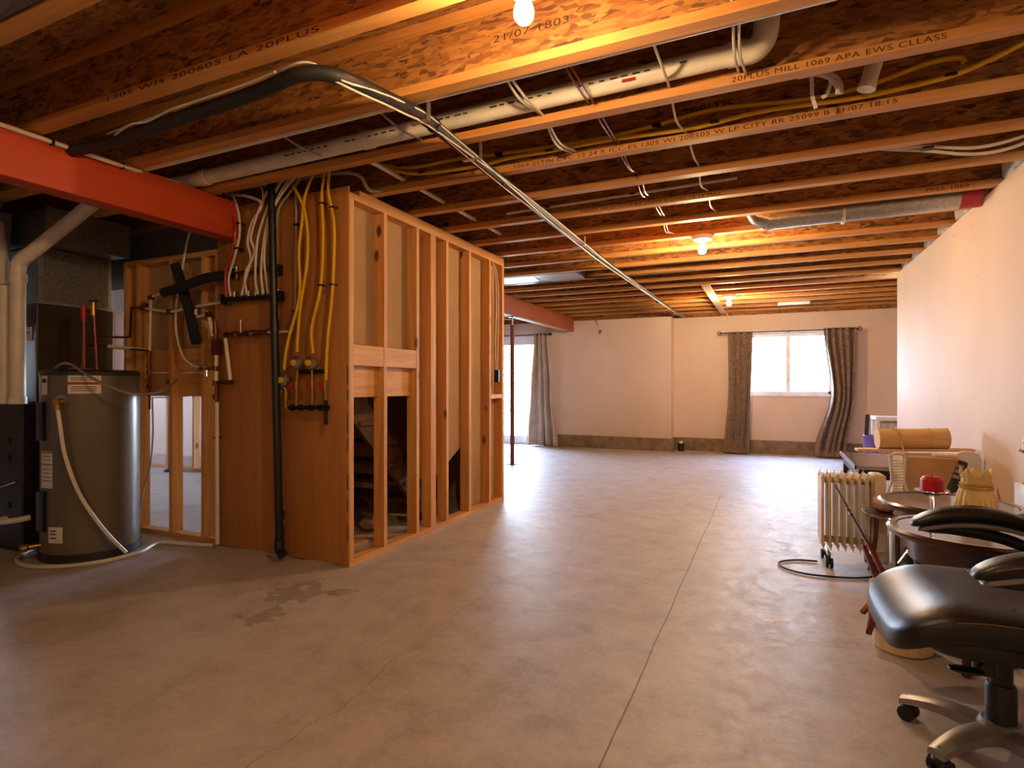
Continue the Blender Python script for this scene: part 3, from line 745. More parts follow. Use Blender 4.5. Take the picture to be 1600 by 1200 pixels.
for y in (2.385, 2.865): MB().box((FX, y-.012, 1.775), (FX+.008, y+.012, 2.19)).build('seam', 'galv', pl, False)
MB().box((FX-.005, 2.36, 1.772), (FX+.014, 2.89, 1.79)).build('flange', 'galv', pl, False)
td = thing('trunk_duct', 'wide dark sheet metal trunk duct running under the joists at the left', 'duct', (-6, 2.6, 2.2))
MB().box((-7.5, 2.34, 2.195), (-4.72, 2.90, 2.445), .003).build('duct_body', 'galv_dull', td, False)
MB().box((-4.725, 2.33, 2.19), (-4.70, 2.905, 2.45)).build('end_collar', 'galv', td, False)
rd = thing('return_duct', 'large sheet metal return duct slanting at the left edge', 'duct', (-5.9, 2.0, 1.0))
MB().prism([(-6.4, 2.42), (-6.4, 1.95), (-5.45, 1.62), (-5.30, 1.62), (-5.10, 2.0), (-5.05, 2.42)], 'y', 1.75, 2.28).build('duct_body', 'galv_dull', rd, False)
MB().box((-5.6, 1.80, 1.06), (-5.22, 2.25, 1.62)).build('duct_drop', 'galv', rd, False)
MB().cyl((-5.15, 1.98, 2.36), (-4.75, 2.05, 2.40), .045, 20).build('takeoff', 'galv', rd)
fp = thing('flue_pipe', 'fat off-white plastic pipe bending diagonally up from the furnace box', 'pipe', Pd(28, 630, 3.93))
a = Pd(28, 629, 3.93); a.z = 1.042; b = Pd(28, 430, 3.93); b.x, b.y = a.x, a.y; e = Pd(145, 318, 3.85); c = b+Vector((.0, 0, .08)); dd = (e-c).normalized()
c1 = c+dd*.08
MB().cyl(a, b, .045, 24).tube([b-Vector((0, 0, .02)), b+Vector((0, 0, .03)), c+dd*.02, c1+dd*.04], .046, 24).cyl(c1+dd*.02, e+dd*.10, .045, 24).build('pipe_body', 'white_pvc', fp)
MB().cyl(b-Vector((0, 0, .05)), b+Vector((0, 0, .01)), .052, 24).build('coupling', 'white_pvc', fp)
MB().cyl(a, a+Vector((0, 0, .05)), .052, 24).build('coupling', 'white_pvc', fp)
fp = thing('intake_pipe', 'vertical off-white plastic pipe at the left picture edge', 'pipe', Pd(8, 629, 3.93))
a = Pd(8, 629, 3.95); a.z = 1.042; b = Vector((a.x, a.y, 1.86))
MB().cyl(a, b, .042, 24).build('pipe_body', 'white_pvc', fp)
MB().cyl(b-Vector((0, 0, .12)), b, .049, 24).build('coupling', 'white_pvc', fp)
MB().cyl(b, b+Vector((-.12, 0, .45)), .042, 24).build('pipe_body', 'white_pvc', fp)

# ------------------------------------------------------------ plumbing on the plywood and the left studs
PY0 = 2.86
def on(pts, y=PY0): return [P(q[0], q[1], y=(q[2] if len(q) > 2 else y)) for q in pts]
def tube_thing(name, lab, cat, pts, r, m, group=None, seg=8):
    o = MB().tube(pts, r, seg).build(name, m); return tag(o, lab, cat, group)
def ties(parent, pts, r=.012, m='black'):
    for p in pts:
        MB().box(p+Vector((-r-.008, -r-.004, -.005)), p+Vector((r+.008, r+.01, .005))).build('pipe_clip', m, parent, False)
# tall black pipe
a = P(424, 290, y=2.80); b = P(437, 858, y=2.80)
bp = thing('vent_pipe', 'tall thin black plastic pipe in front of the plywood', 'pipe', (b.x, b.y, 0))
MB().cyl(b, a+(a-b)*.05, .0255, 20).build('pipe_body', 'black', bp)
MB().cyl(b+Vector((0, 0, .20)), b+Vector((0, 0, .25)), .031, 20).cyl(b+Vector((-.005, 0, .02)), b+Vector((0, 0, .07)), .032, 20).cyl(a.lerp(b, .37), a.lerp(b, .40), .029, 20).build('coupling', 'black', bp)
MB().tube([b+Vector((0, 0, .05)), b+Vector((.01, -.01, .0)), b+Vector((.05, -.02, -.03))], .032, 14).build('foot_elbow', 'black', bp)
# manifolds
def manifold(name, lab, px0, px1, py0, py1, y, r, m, outs, outh=.05):
    a = P(px0, py0, y=y); b = P(px1, py1, y=y)
    t = thing(name, lab, 'manifold', a.lerp(b, .5))
    MB().cyl(a, b, r, 14).build('header_bar', m, t)
    for q in (a, b): MB().box(q+Vector((-.012, -.022, -.036)), q+Vector((.006, .022, .036)), .003).build('bracket', 'iron', t, False)
    for k in range(outs):
        q = a.lerp(b, (k+.5)/outs)
        o = MB().cyl(q, q+Vector((0, 0, outh)), .011, 10).cyl(q+Vector((0, 0, outh*.5)), q+Vector((0, 0, outh*.7)), .015, 10).build('outlet', 'steel', t)
    MB().cyl(a+Vector((.05, 0, 0)), a+Vector((.05, 0, -.05)), .012, 10).build('port', m, t)
    return t
manifold('pipe_manifold', 'lower dark copper manifold feeding the white water tubes', 350, 440, 468, 463, 2.845, .016, 'iron', 8)
manifold('pipe_manifold', 'upper dark copper manifold behind the white water tubes', 362, 438, 427, 422, 2.875, .012, 'copper', 5)
G = 'white water tubes on the plywood'
T = [([(360, 463), (357, 435), (366, 404), (374, 368), (373, 334), (364, 305), (358, 290)], 'leftmost white water tube, next to the red tube'),
     ([(378, 461), (384, 435), (392, 405), (387, 380), (393, 350), (409, 322), (411, 300), (404, 285)], 'second white water tube, bowing left of the bundle'),
     ([(386, 461), (383, 430), (398, 395), (392, 372), (402, 335), (418, 300), (433, 278), (440, 268)], 'third white water tube from the left in the fan'),
     ([(403, 460), (399, 435), (402, 377), (414, 335), (430, 300), (447, 272), (456, 262)], 'fourth white water tube from the left in the fan'),
     ([(411, 459), (408, 425), (412, 380), (420, 340), (438, 302), (456, 274), (466, 262)], 'fifth white water tube from the left in the fan'),
     ([(419, 458), (413, 404), (417, 365), (430, 320), (450, 290), (466, 270), (474, 260)], 'sixth white water tube from the left in the fan')]
for i, (pts, lab) in enumerate(T): tube_thing('water_tube', lab, 'tube', [P(x, y, y=2.83-.004*i) for x, y in pts], .0085, 'white_pex', G)
tube_thing('water_tube', 'grey-white tube emerging right of the tall black pipe', 'tube', [P(x, y, y=2.86) for x, y in ((432, 415), (432, 350), (437, 323), (452, 302), (470, 278), (478, 266))], .0085, 'grey_pex')
o = tube_thing('red_tube', 'bright red tube curving down past the end of the red beam', 'tube', [P(x, y, y=2.80) for x, y in ((346, 298), (356, 318), (365, 345), (367, 368), (360, 400), (352, 430), (353, 463))], .0095, 'red_pex')
o = tube_thing('water_tube', 'second pale tube beside the leftmost one, clipped near the top', 'tube', [P(x, y, y=2.855) for x, y in ((352, 286), (366, 312), (372, 332), (371, 352), (368, 385), (366, 402))], .007, 'white_pex')
ties(o, on([(373, 350), (371, 389)], 2.84), .02)
# yellow gas tubes
YG = 'yellow gas tubes on the plywood'
Y = [([(492, 266), (477, 305), (472, 345), (467, 395), (468, 462), (452, 525), (446, 555), (444, 578)], 'leftmost yellow gas tube, down to the lowest regulator', []),
     ([(458, 290), (474, 323), (481, 368), (479, 417), (470, 474), (465, 530), (464, 550)], 'bowed yellow gas tube, second regulator from the right below it', []),
     ([(508, 262), (503, 305), (505, 372), (501, 449), (487, 512), (489, 552)], 'yellow gas tube down to the right-hand regulator', [(504, 318), (502, 446)]),
     ([(515, 262), (513, 300), (522, 350), (520, 447), (512, 530), (509, 594)], 'rightmost yellow gas tube, down to the bright red valve', [(521, 324), (520, 445)])]
for pts, lab, cl in Y:
    o = tube_thing('gas_tube', lab, 'tube', [P(x, y, y=2.83) for x, y in pts], .0095, 'yellow', YG); ties(o, on(cl, 2.835))
o = tube_thing('grey_conduit', 'thin grey vertical conduit behind the bowed yellow tube', 'conduit', on([(462, 290), (463, 350), (462, 420), (461, 485), (458, 515)], 2.872), .007, 'grey_pex'); ties(o, on([(464, 351), (462, 487)], 2.86))
tube_thing('thin_wire', 'thin red wire hanging down the plywood between the yellow tubes', 'wire', on([(487, 300), (494, 315), (496, 360), (498, 415)], 2.883), .002, 'red_pex')
# gas manifold
gm = thing('gas_manifold', 'gas manifold with three round yellow-dialled regulators and red valves', 'manifold', P(483, 637, y=2.84))
a = P(452, 637, y=2.84); b = P(513, 637, y=2.84)
mb = MB().cyl(a, b, .015, 12)
for px in (457, 470, 487, 500, 510): q = P(px, 637, y=2.84); mb.cyl(q-Vector((.012, 0, 0)), q+Vector((.012, 0, 0)), .021, 12)
mb.cyl(P(509, 625, y=2.84), P(509, 664, y=2.84), .012, 12)
mb.build('header_bar', 'iron', gm)
MB().box(P(466, 578, y=2.875), P(506, 584, y=2.86)).build('bracket', 'iron', gm, False)
for (px, py, pb, red, redc) in ((463, 567, 463, 603, 'red_pex'), (486, 567, 488, 603, 'red_pex'), (443, 594, 447, 616, 'brass'), (509, 0, 508, 604, 'red_pex')):
    if py:
        q = P(px, py, y=2.83)
        rg = MB().lathe(q, [(.012, .03), (.034, .028), (.046, .012), (.048, 0), (.042, -.014), (.02, -.022), (.01, -.024)], 24, 'y').build('regulator', 'steel', gm)
        MB().lathe(q+Vector((0, -.026, 0)), [(.001, -.006), (.020, -.006), (.022, .004)], 18, 'y').build('regulator_dial', 'yellow', rg)
        top = q+Vector((0, .01, -.035))
    else: top = P(509, 590, y=2.84)
    bot = P(pb, 637, y=2.84)
    rs = MB().cyl(top, Vector((bot.x, 2.84, bot.z)), .009, 10)
    vq = P(pb, red, y=2.84); rs.cyl(vq-Vector((0, 0, .03)), vq+Vector((0, 0, .03)), .014, 12)
    rs = rs.build('riser', 'brass', gm)
    MB().box(vq+Vector((-.035, -.025, -.02)), vq+Vector((-.018, -.01, .03)), .003).build('valve_handle', redc, rs, False)
# copper assembly left of the black pipe
ca = thing('copper_manifold', 'knobbly copper fittings in a horizontal row left of the black pipe', 'manifold', P(386, 522, y=2.84))
a = P(353, 523, y=2.84); b = P(418, 519, y=2.84); mb = MB().cyl(a, b, .012, 12)
for t_ in (.02, .2, .33, .5, .62, .8, .97): q = a.lerp(b, t_); mb.cyl(q-Vector((.014, 0, 0)), q+Vector((.014, 0, 0)), .020, 10)
mb.build('header_bar', 'copper', ca)
for t_ in (.28, .66): q = a.lerp(b, t_); MB().cyl(q-Vector((.012, 0, 0)), q+Vector((.012, 0, 0)), .023, 12).build('union', 'chrome', ca)
q = P(376, 520, y=2.84); MB().cyl(q, q+Vector((0, 0, .09)), .010, 10).build('air_vent', 'steel', ca)
MB().cyl(b, P(456, 518, y=2.86), .008, 10).build('outlet_tube', 'white_pex', ca)
cs = thing('copper_riser', 'vertical string of copper fittings at the left edge of the plywood', 'pipe', P(340, 850, y=2.85))
mb = MB().cyl(P(336, 500, y=2.85), P(339, 640, y=2.85), .011, 12)
for py in (518, 535, 548, 575, 598, 620): q = P(337, py, y=2.85); mb.cyl(q-Vector((0, 0, .018)), q+Vector((0, 0, .018)), .020, 12)
mb.box(P(330, 530, y=2.83), P(346, 555, y=2.86)); mb.build('fittings', 'copper', cs)
for a, b in (((327, 497), (333, 525)), ((338, 553), (338, 572)), ((338, 580), (338, 595)), ((339, 628), (340, 850))):
    MB().cyl(P(a[0], a[1], y=2.845), P(b[0], b[1], y=2.845), .0135, 12).build('white_pipe', 'white_pvc', cs)
ties(cs, on([(340, 684)], 2.86), .014)
MB().cyl(P(339, 598, y=2.85), P(360, 597, y=2.85), .011, 10).cyl(P(355, 597, y=2.84), P(363, 597, y=2.84), .018, 10).build('branch', 'copper', cs)
MB().cyl(P(352, 529, y=2.84), P(360, 594, y=2.84), .013, 12).build('white_pipe', 'white_pvc', cs)
# pipes across the left studs
lp = thing('copper_pipework', 'copper and white pipe run crossing the left studs to the manifold', 'pipe', P(290, 485, y=2.86))
for pts, m in (([(228, 482), (262, 487)], 'white_pex'), ([(268, 487), (302, 480)], 'white_pex'), ([(306, 479), (347, 472)], 'white_pex'), ([(237, 464), (256, 457)], 'white_pex'), ([(236, 467), (234, 548)], 'white_pvc'), ([(308, 495), (326, 491)], 'white_pex'), ([(306, 483), (306, 492)], 'white_pvc')):
    MB().cyl(*on(pts, 2.88), .0105, 10).build('white_pipe', m, lp)
fit = []
for x, y in ((222, 481), (226, 478), (265, 487), (304, 479), (236, 465), (326, 491)): q = P(x, y, y=2.88); MB().box(q+Vector((-.022, -.018, -.018)), q+Vector((.022, .018, .018)), .006).build('fitting', 'copper', lp)
MB().cyl(*on([(215, 481), (230, 481)], 2.88), .011, 10).build('copper_stub', 'copper', lp)
mb = MB().cyl(*on([(234, 548), (234, 640)], 2.88), .010, 10)
for y in (552, 572, 583, 604): q = P(233, y, y=2.88); mb.cyl(q-Vector((0, 0, .016)), q+Vector((0, 0, .016)), .018, 12)
mb.build('copper_drop', 'copper', lp)
hp = thing('copper_pipework', 'copper pipes running from the heater top to the stud wall', 'pipe', Pd(175, 530, 4.1))
MB().tube([Pd(151, 527, 4.02), Pd(200, 527, 4.3)], .0085, 8, False).cyl(Pd(203, 527, 4.32), P(205, 481, y=2.85), .0085, 8).cyl(P(204, 481, y=2.85), P(218, 481, y=2.88), .0085, 8).cyl(Pd(131, 539, 4.02), P(232, 548, y=2.87), .0085, 8).build('copper_pipe', 'copper', hp)
MB().cyl(Pd(170, 541, 4.12), Pd(225, 546, 4.45), .0115, 10).build('white_pipe', 'white_pvc', hp)
# foam insulation tubes
t1 = MB().tube([P(256, 457, y=2.80), P(290, 446, y=2.78), P(320, 435, y=2.78), P(349, 430, y=2.80)], .034, 16).build('foam_sleeve', 'foam'); tag(t1, 'black foam pipe sleeve lying almost level across the studs', 'pipe insulation')
t2 = MB().tube([P(274, 414, y=2.86), P(286, 452, y=2.86), P(297, 492, y=2.86), P(307, 536, y=2.86)], .036, 16).build('foam_sleeve', 'foam'); tag(t2, 'black foam pipe sleeve hanging steeply, crossed by the level one', 'pipe insulation')
tube_thing('curved_hose', 'white hose looping down behind the foam sleeves to a brass valve', 'hose', [P(x, y, y=2.885) for x, y in ((298, 358), (291, 385), (284, 425), (277, 465), (275, 515), (285, 555), (300, 570), (316, 576))], .0085, 'white_pex')
bv = thing('brass_valve', 'small brass valve on the blocking below the foam sleeve', 'valve', P(322, 576, y=2.88))
mb = MB().cyl(*on([(312, 576), (336, 576)], 2.88), .012, 10).cyl(*on([(320, 572), (320, 588)], 2.88), .014, 10); mb.build('valve_body', 'brass', bv)
MB().box(P(316, 568, y=2.87), P(325, 572, y=2.88)).build('valve_handle', 'steel', bv, False)
tube_thing('drooping_cable', 'thin grey cable drooping down the left stud to the heater', 'cable', [P(x, y, y=2.87) for x, y in ((238, 620), (239, 680), (234, 730), (224, 765), (218, 800))], .006, 'cable_grey')
# electrical bits at the end of the stud wall
eb = thing('electrical_box', 'small blue-grey electrical box with cables on the end stud', 'electrical box', P(776, 585, x=SX+.0))
MB().box(P(772, 578, x=SX-.05), P(781, 597, x=SX-.002)).build('box_body', 'iron', eb, False)
MB().tube([P(x, y, x=SX-.02) for x, y in ((770, 410), (776, 425), (779, 470), (778, 540), (777, 578))], .005, 6).tube([P(x, y, x=SX-.03) for x, y in ((770, 408), (774, 430), (776, 480), (774, 540), (775, 578))], .005, 6).build('cables', 'cable_white', eb)

# ------------------------------------------------------------ pipes, cables and ducts of the ceiling
pv = thing('waste_pipe', 'fat cream plastic waste pipe running along the lit joist overhead', 'pipe', (-1.5, 2.54, 2.5))
e0 = Vector((-4.4, 2.535, 2.505)); e1 = Vector((-.09, 2.535, 2.545))
wpb = MB().cyl(e0, e1, .044, 28).build('pipe_body', 'white_pvc', pv)
for p in (P(320, 258, y=2.535), e1-Vector((.04, 0, 0)), P(575, 200, y=2.535)):
    q = e0.lerp(e1, (p.x-e0.x)/(e1.x-e0.x)); MB().cyl(q-Vector((.03, 0, 0)), q+Vector((.03, 0, 0)), .050, 28).build('coupling', 'white_pvc', pv)
MB().tube([e1-Vector((.03, 0, 0)), e1+Vector((.03, 0, .0)), e1+Vector((.07, -.01, .04)), e1+Vector((.08, -.02, .14)), e1+Vector((.08, -.02, .2))], .049, 24).build('elbow', 'white_pvc', pv)
q = P(982, 124, y=2.49); MB().box(q-Vector((.03, .0, .006)), q+Vector((.03, .002, .006))).build('red_sticker', 'red_tape', pv, False)
mb = MB()
for i in range(46):
    x = -2.6+.05*i; zz = e0.z+(e1.z-e0.z)*(x-e0.x)/(e1.x-e0.x)
    if i % 9 < 7: mb.box((x, 2.4905, zz-.008), (x+random.uniform(.02, .042), 2.4925, zz-.001))
merge(wpb, mb, 'label_ink')
pv = thing('drain_line', 'slimmer pale plastic pipe just behind the near lit joist', 'pipe', (-2, 2.2, 2.49))
MB().cyl((-4.4, 2.205, 2.475), (.45, 2.205, 2.50), .024, 20).build('pipe_body', 'white_pvc', pv)
for x in (-1.62, -2.95): MB().cyl((x-.03, 2.205, 2.49), (x+.03, 2.205, 2.49), .028, 20).build('coupling', 'white_pvc', pv)
vp = thing('vent_pipe', 'short cream vertical pipe dropping between joists at upper right', 'pipe', P(1357, 130, y=2.98))
a = P(1367, 95, y=2.98); b = P(1354, 138, y=2.98); MB().cyl(b, a+(a-b)*.8, .034, 20).build('pipe_body', 'white_pvc', vp); MB().cyl(b-(a-b)*.05, b+(a-b)*.12, .038, 20).build('pipe_cap', 'white_pvc', vp)
# yellow gas lines
o = tube_thing('gas_line', 'lower yellow gas line clipped along the front of a joist', 'gas line', [P(x, y, y=3.075) for x, y in ((560, 248), (590, 259), (625, 268), (662, 271), (747, 259), (800, 246), (860, 236), (950, 219), (1072, 202), (1117, 192), (1200, 172), (1325, 155), (1400, 140), (1487, 118), (1550, 92), (1600, 67), (1650, 44))], .0115, 'yellow'); ties(o, [P(x, y, y=3.07) for x, y in ((660, 270), (859, 236), (1117, 192), (1485, 118))], .014)
o = tube_thing('gas_line', 'upper yellow gas line that hooks to an end at right', 'gas line', [P(x, y, y=3.11) for x, y in ((566, 250), (637, 262), (717, 248), (800, 238), (900, 223), (960, 212), (1025, 196), (1087, 178), (1137, 168), (1237, 158), (1300, 148), (1362, 132), (1425, 108), (1470, 94), (1500, 91), (1507, 98))], .0115, 'yellow'); ties(o, [P(x, y, y=3.10) for x, y in ((625, 259), (780, 241), (1026, 196))], .014)
# insulated dark line along the ceiling with cables
dl = thing('insulated_line', 'long dark insulated line curving along the underside of the joists', 'pipe', P(740, 250, z=2.40))
pts = [P(x, y, z=zz) for x, y, zz in ((112, 236, 2.42), (175, 222, 2.425), (225, 204, 2.425), (290, 182, 2.425), (400, 145, 2.425), (470, 116, 2.425), (530, 120, 2.422), (600, 151, 2.42), (660, 183, 2.42), (740, 247, 2.42), (806, 300, 2.42), (870, 351, 2.42), (935, 402, 2.42), (1000, 449, 2.42), (1050, 484, 2.42), (1072, 497, 2.41))]
rfun = lambda t: .030 if t < .82 else .030-.014*(t-.82)/.18
MB().tube(pts, rfun, 14, sub=6).build('insulation_sleeve', 'foil', dl)
for m, ph, rr in (('cable_white', 0, .0045), ('cable_white', 2.2, .0045), ('copper', 4, .0035)):
    w_ = []
    for i, p in enumerate(pts[1:]):
        for k in (0, .5):
            if i+1 >= len(pts)-1: q = p
            else: q = p.lerp(pts[i+2], k)
            f_ = -.7+.75*math.sin(ph+i*.8+k*1.0); R_ = .034 if i < 13 else .024
            w_.append(q+(Vector((R_*math.cos(f_), 0, R_*math.sin(f_))) if i > 4 else Vector((.0, -.022, .022-.02*math.cos(ph)))))
    MB().tube(w_, rr, 6, sub=3).build('cable', m, dl)
MB().cyl(pts[-1]+Vector((0, -.02, .005)), pts[-1]+Vector((.03, .04, -.05)), .022, 12).build('end_cap', 'black', dl)
for t_ in ((655, 172), (738, 232), (905, 372)):
    q = P(t_[0], t_[1]+8, z=2.42); MB().box((q.x-.055, q.y-.015, 2.386), (q.x+.05, q.y+.015, 2.389)).box((q.x+.05, q.y-.015, 2.386), (q.x+.053, q.y+.015, 2.475)).build('hanger_strap', 'galv', dl, False)
for px, py in ((678, 196), (783, 282), (930, 398), (985, 440), (1028, 470)):
    q = P(px, py, z=2.42); MB().cyl(q+Vector((0, -.008, 0)), q+Vector((0, .008, 0)), .036, 14).build('cable_tie', 'black', dl)
# cables that run across the bays, through the joist webs
def cross_cable(lab, x, ks, r=.006, m='cable_white', sag=.05, twin=False, drift=0):
    pts = []
    for k in range(ks[0], ks[1]+1):
        y = JY(k)-.032; pts.append(Vector((x+drift*(k-ks[0]), y, ZC+.05)))
        if k < ks[1]: pts.append(Vector((x+drift*(k-ks[0]+.5)+random.uniform(-.02, .02), y+.25, ZC+.05-random.uniform(.3, 1)*sag)))
    mb = MB().tube(pts, r, 6)
    if twin: mb.tube([p+Vector((random.uniform(.015, .03), 0, random.uniform(-.015, .01))) for p in pts], r, 6)
    return tag(mb.build('ceiling_cable', m), lab, 'cable', 'cables crossing the joist bays')
cross_cable('pale cable crossing the bays above the round metal duct end', -.42, (-1, 4), drift=.008)
cross_cable('pair of copper-toned cables crossing the bays, right of the dark line', -.78, (-1, 6), twin=True, m='copper', r=.0045)
cross_cable('pale cable pair crossing the near bays, left of the copper pair', -1.03, (-1, 1), twin=True)
cross_cable('pale cable pair crossing near the end of the waste pipe elbow', -.12, (-2, 0), twin=True)
cross_cable('thin grey cable crossing the near bays left of the dark line', -1.72, (-1, 0), m='cable_grey')
cross_cable('grey cable across the near bays above the water tubes', -2.35, (-1, 0), m='cable_grey')
tube_thing('through_pipe', 'white plastic pipe passing through the joists beside the stud wall', 'pipe', [Vector((-2.20, 2.7, ZC+.07)), Vector((-2.20, 4.6, ZC+.07))], .014, 'white_pvc')
tube_thing('grey_conduit', 'pale horizontal conduit above the plywood top, beneath the joists', 'conduit', [P(x, y, y=2.94) for x, y in ((330, 303), (420, 288), (545, 270))]+[Vector((-2.42, 3.04, ZC+.012)), Vector((-2.36, 3.12, ZC+.02))], .012, 'grey_pex')
o = tube_thing('water_tube', 'long pale tube clipped in a mid ceiling bay', 'tube', [Vector((-1.9, 4.09, 2.53)), Vector((-1.2, 4.09, 2.54)), Vector((-.6, 4.09, 2.55)), Vector((-.2, 4.1, 2.56))], .010, 'white_pex'); ties(o, [Vector((-1.55, 4.08, 2.533)), Vector((-.9, 4.08, 2.545))])
o = tube_thing('water_tube', 'upper of two white tubes sagging at the upper right of the ceiling', 'tube', [P(x, y, y=3.78) for x, y in ((1290, 232), (1340, 226), (1400, 230), (1450, 229), (1520, 231), (1580, 219), (1640, 195))], .009, 'white_pex'); ties(o, [P(1449, 232, y=3.77)], .018)
tube_thing('water_tube', 'lower of two white tubes sagging at the upper right of the ceiling', 'tube', [P(x, y, y=3.80) for x, y in ((1280, 238), (1330, 231), (1400, 234), (1450, 236), (1520, 241), (1580, 231), (1640, 205))], .009, 'white_pex')
lo = thing('hooked_tubes', 'pair of white tubes hooking down beside a perforated metal strap', 'tube', P(1290, 130, y=2.9))
for d_ in (0, 5): MB().tube([P(x, y, y=2.9+d_*.006) for x, y in ((1246, 121-d_), (1275, 116-d_), (1296+d_, 122-d_), (1308+d_, 136-d_), (1309+d_, 146))], .010, 8).build('tube_bend', 'white_pex', lo)
for pts in (((1268, 122), (1269, 150), (1275, 170)), ((1298, 132), (1292, 148), (1284, 153))):
    mb = MB(); Q = [P(x, y, y=2.93) for x, y in pts]; Q.insert(0, Vector((Q[0].x, Q[0].y, ZC+.300)))
    for a, b in zip(Q, Q[1:]):
        n_ = max(2, int((b-a).length/.02))
        for i in range(n_):
            c_ = a.lerp(b, (i+.5)/n_); mb.beam(a.lerp(b, i/n_), a.lerp(b, (i+.9)/n_), .016, .002, up=(0, 1, 0))
    mb.build('perforated_strap', 'white_paint', lo, False)
# round silver duct
yd = 4.915; zd = 2.475; rd_ = .080
sd_ = thing('round_duct', 'round silver metal duct with elbow hanging under the joists', 'duct', (.6, yd, zd))
MB().cyl((.00, yd, zd), (XR-.13, yd, zd+.01), rd_, 36).build('duct_body', 'galv', sd_)
MB().cyl((XR-.13, yd, zd+.01), (XR-.01, yd, zd+.01), rd_+.002, 36).build('taped_end', 'red_tape', sd_)
a0 = Vector((0, yd, zd)); rings = [a0+Vector((.012, 0, 0)), a0+Vector((-.03, 0, .008)), a0+Vector((-.075, 0, .035)), a0+Vector((-.105, 0, .085)), a0+Vector((-.115, 0, .15))]
MB().tube(rings, rd_+.003, 36, curve=False).build('elbow', 'chrome', sd_)
for p, t_ in ((a0, .006), (Vector((.50, yd, zd)), .004)): MB().cyl(p-Vector((.012, 0, 0)), p+Vector((.012, 0, 0)), rd_+t_, 36).build('joint_band', 'galv', sd_)
mb = MB().tube([Vector((.50, yd+(rd_+.006)*math.cos(a), zd+(rd_+.006)*math.sin(a))) for a in [PI+i*PI/14 for i in range(15)]]+[Vector((.50, yd+rd_+.006, ZC+.10))], .012, 4, False); mb.build('hanger_strap', 'white_plastic', sd_, False)
# flat duct between joists, far
fd = thing('flat_duct', 'shiny flat rectangular duct set between the joists beyond the stud wall', 'duct', (-3, 6.4, 2.5))
MB().box((-4.4, JY(7)+.01, ZC-.004), (-2.02, JY(8)-.075, ZC+.24), .003).build('duct_body', 'galv', fd, False)
MB().box((-4.4, JY(8)-.09, ZC-.012), (-.75, JY(8)-.062, ZC-.002)).build('edge_flange', 'chrome', fd, False)
MB().box((-2.55, JY(7)+.01, ZC-.008), (-2.53, JY(8)-.075, ZC-.003)).build('seam', 'chrome', fd, False)
fd = thing('branch_duct', 'dark duct running behind the top of the left stud wall', 'duct', (-5.5, 3.5, 2.0))
MB().box((-7.5, 3.06, 1.99), (-3.72, 3.9, 2.445), .003).build('duct_body', 'galv_dull', fd, False)
fd = thing('flat_duct', 'grey sheet metal duct set between joists at the upper left', 'duct', (-3, .9, 2.47))
MB().box((-4.4, JY(-4)+.012, ZC+.012), (-1.75, JY(-3)-.075, ZC+.24), .003).build('duct_body', 'galv_dull', fd, False)
MB().box((-2.6, JY(-4)+.012, ZC+.006), (-2.57, JY(-3)-.075, ZC+.012)).build('seam', 'galv', fd, False)
# beam cable and others
o = tube_thing('beam_cable', 'pale cable stapled along the top edge of the red beam', 'cable', [Vector((-3.388, y, 2.43)) for y in (.6, 1.2, 1.7, 2.1)]+[P(x, y, y=2.80) for x, y in ((330, 300), (378, 305), (402, 312), (409, 318))], .011, 'cable_white')
for y in (1.35, 1.7, 2.05): MB().box((-3.40, y-.006, 2.412), (-3.372, y+.006, 2.447)).build('staple', 'black', o, False)
tube_thing('loose_wire', 'thin pale wire wandering under the joists above the red beam', 'wire', [P(x, y, z=2.436) for x, y in ((118, 238), (150, 236), (185, 207), (205, 194), (230, 190), (265, 172), (300, 160), (350, 143), (395, 127), (430, 112))], .005, 'cable_white')
# strapping board and white plate at the far end
o = MB().box((-.80, 7.62, ZC-.022), (-.70, YB-.08, ZC-.002)).build('strapping_board', 'pale_board', None, False); tag(o, 'pale wooden strapping board under the far joists, running to the wall', 'board')
o = MB().cyl((-.69, YB-.10, ZC-.02), (-.67, YB-.06, ZC-.17), .012, 8).build('hanging_stub', 'pale_board'); tag(o, 'short pale stick hanging at the wall end of the strapping board', 'stick')
q = P(1240, 474, z=ZC-.02); o = MB().box((q.x-.22, q.y-.09, ZC-.03), (q.x+.22, q.y+.09, ZC-.002), .006).build('ceiling_plate', 'white_plastic'); tag(o, 'flat white plate fixed under the far joists near the window', 'plate')
# red string and tag on the bump-out wall
o = MB().tube([P(929, 498, y=YB2-.01), P(935, 508, y=YB2-.012)], .006, 6).tube([P(937, 520, y=YB2-.01), P(939, 516, y=YB2-.012)], .022, 6).build('red_tape_strip', 'red_tape'); tag(o, 'scrap of red tape hanging on the far wall right of the beam', 'tape')
# black can at the wall jog
q = P(1064, 702, y=YB-.22); cn = thing('paint_can', 'small black can on the floor in the wall corner', 'can', (q.x, q.y, 0))
MB().cyl((q.x, q.y, 0), (q.x, q.y, .14), .055, 20).build('can_body', 'black', cn); MB().cyl((q.x, q.y, .14), (q.x, q.y, .175), .03, 16).build('can_top', 'white_plastic', cn)

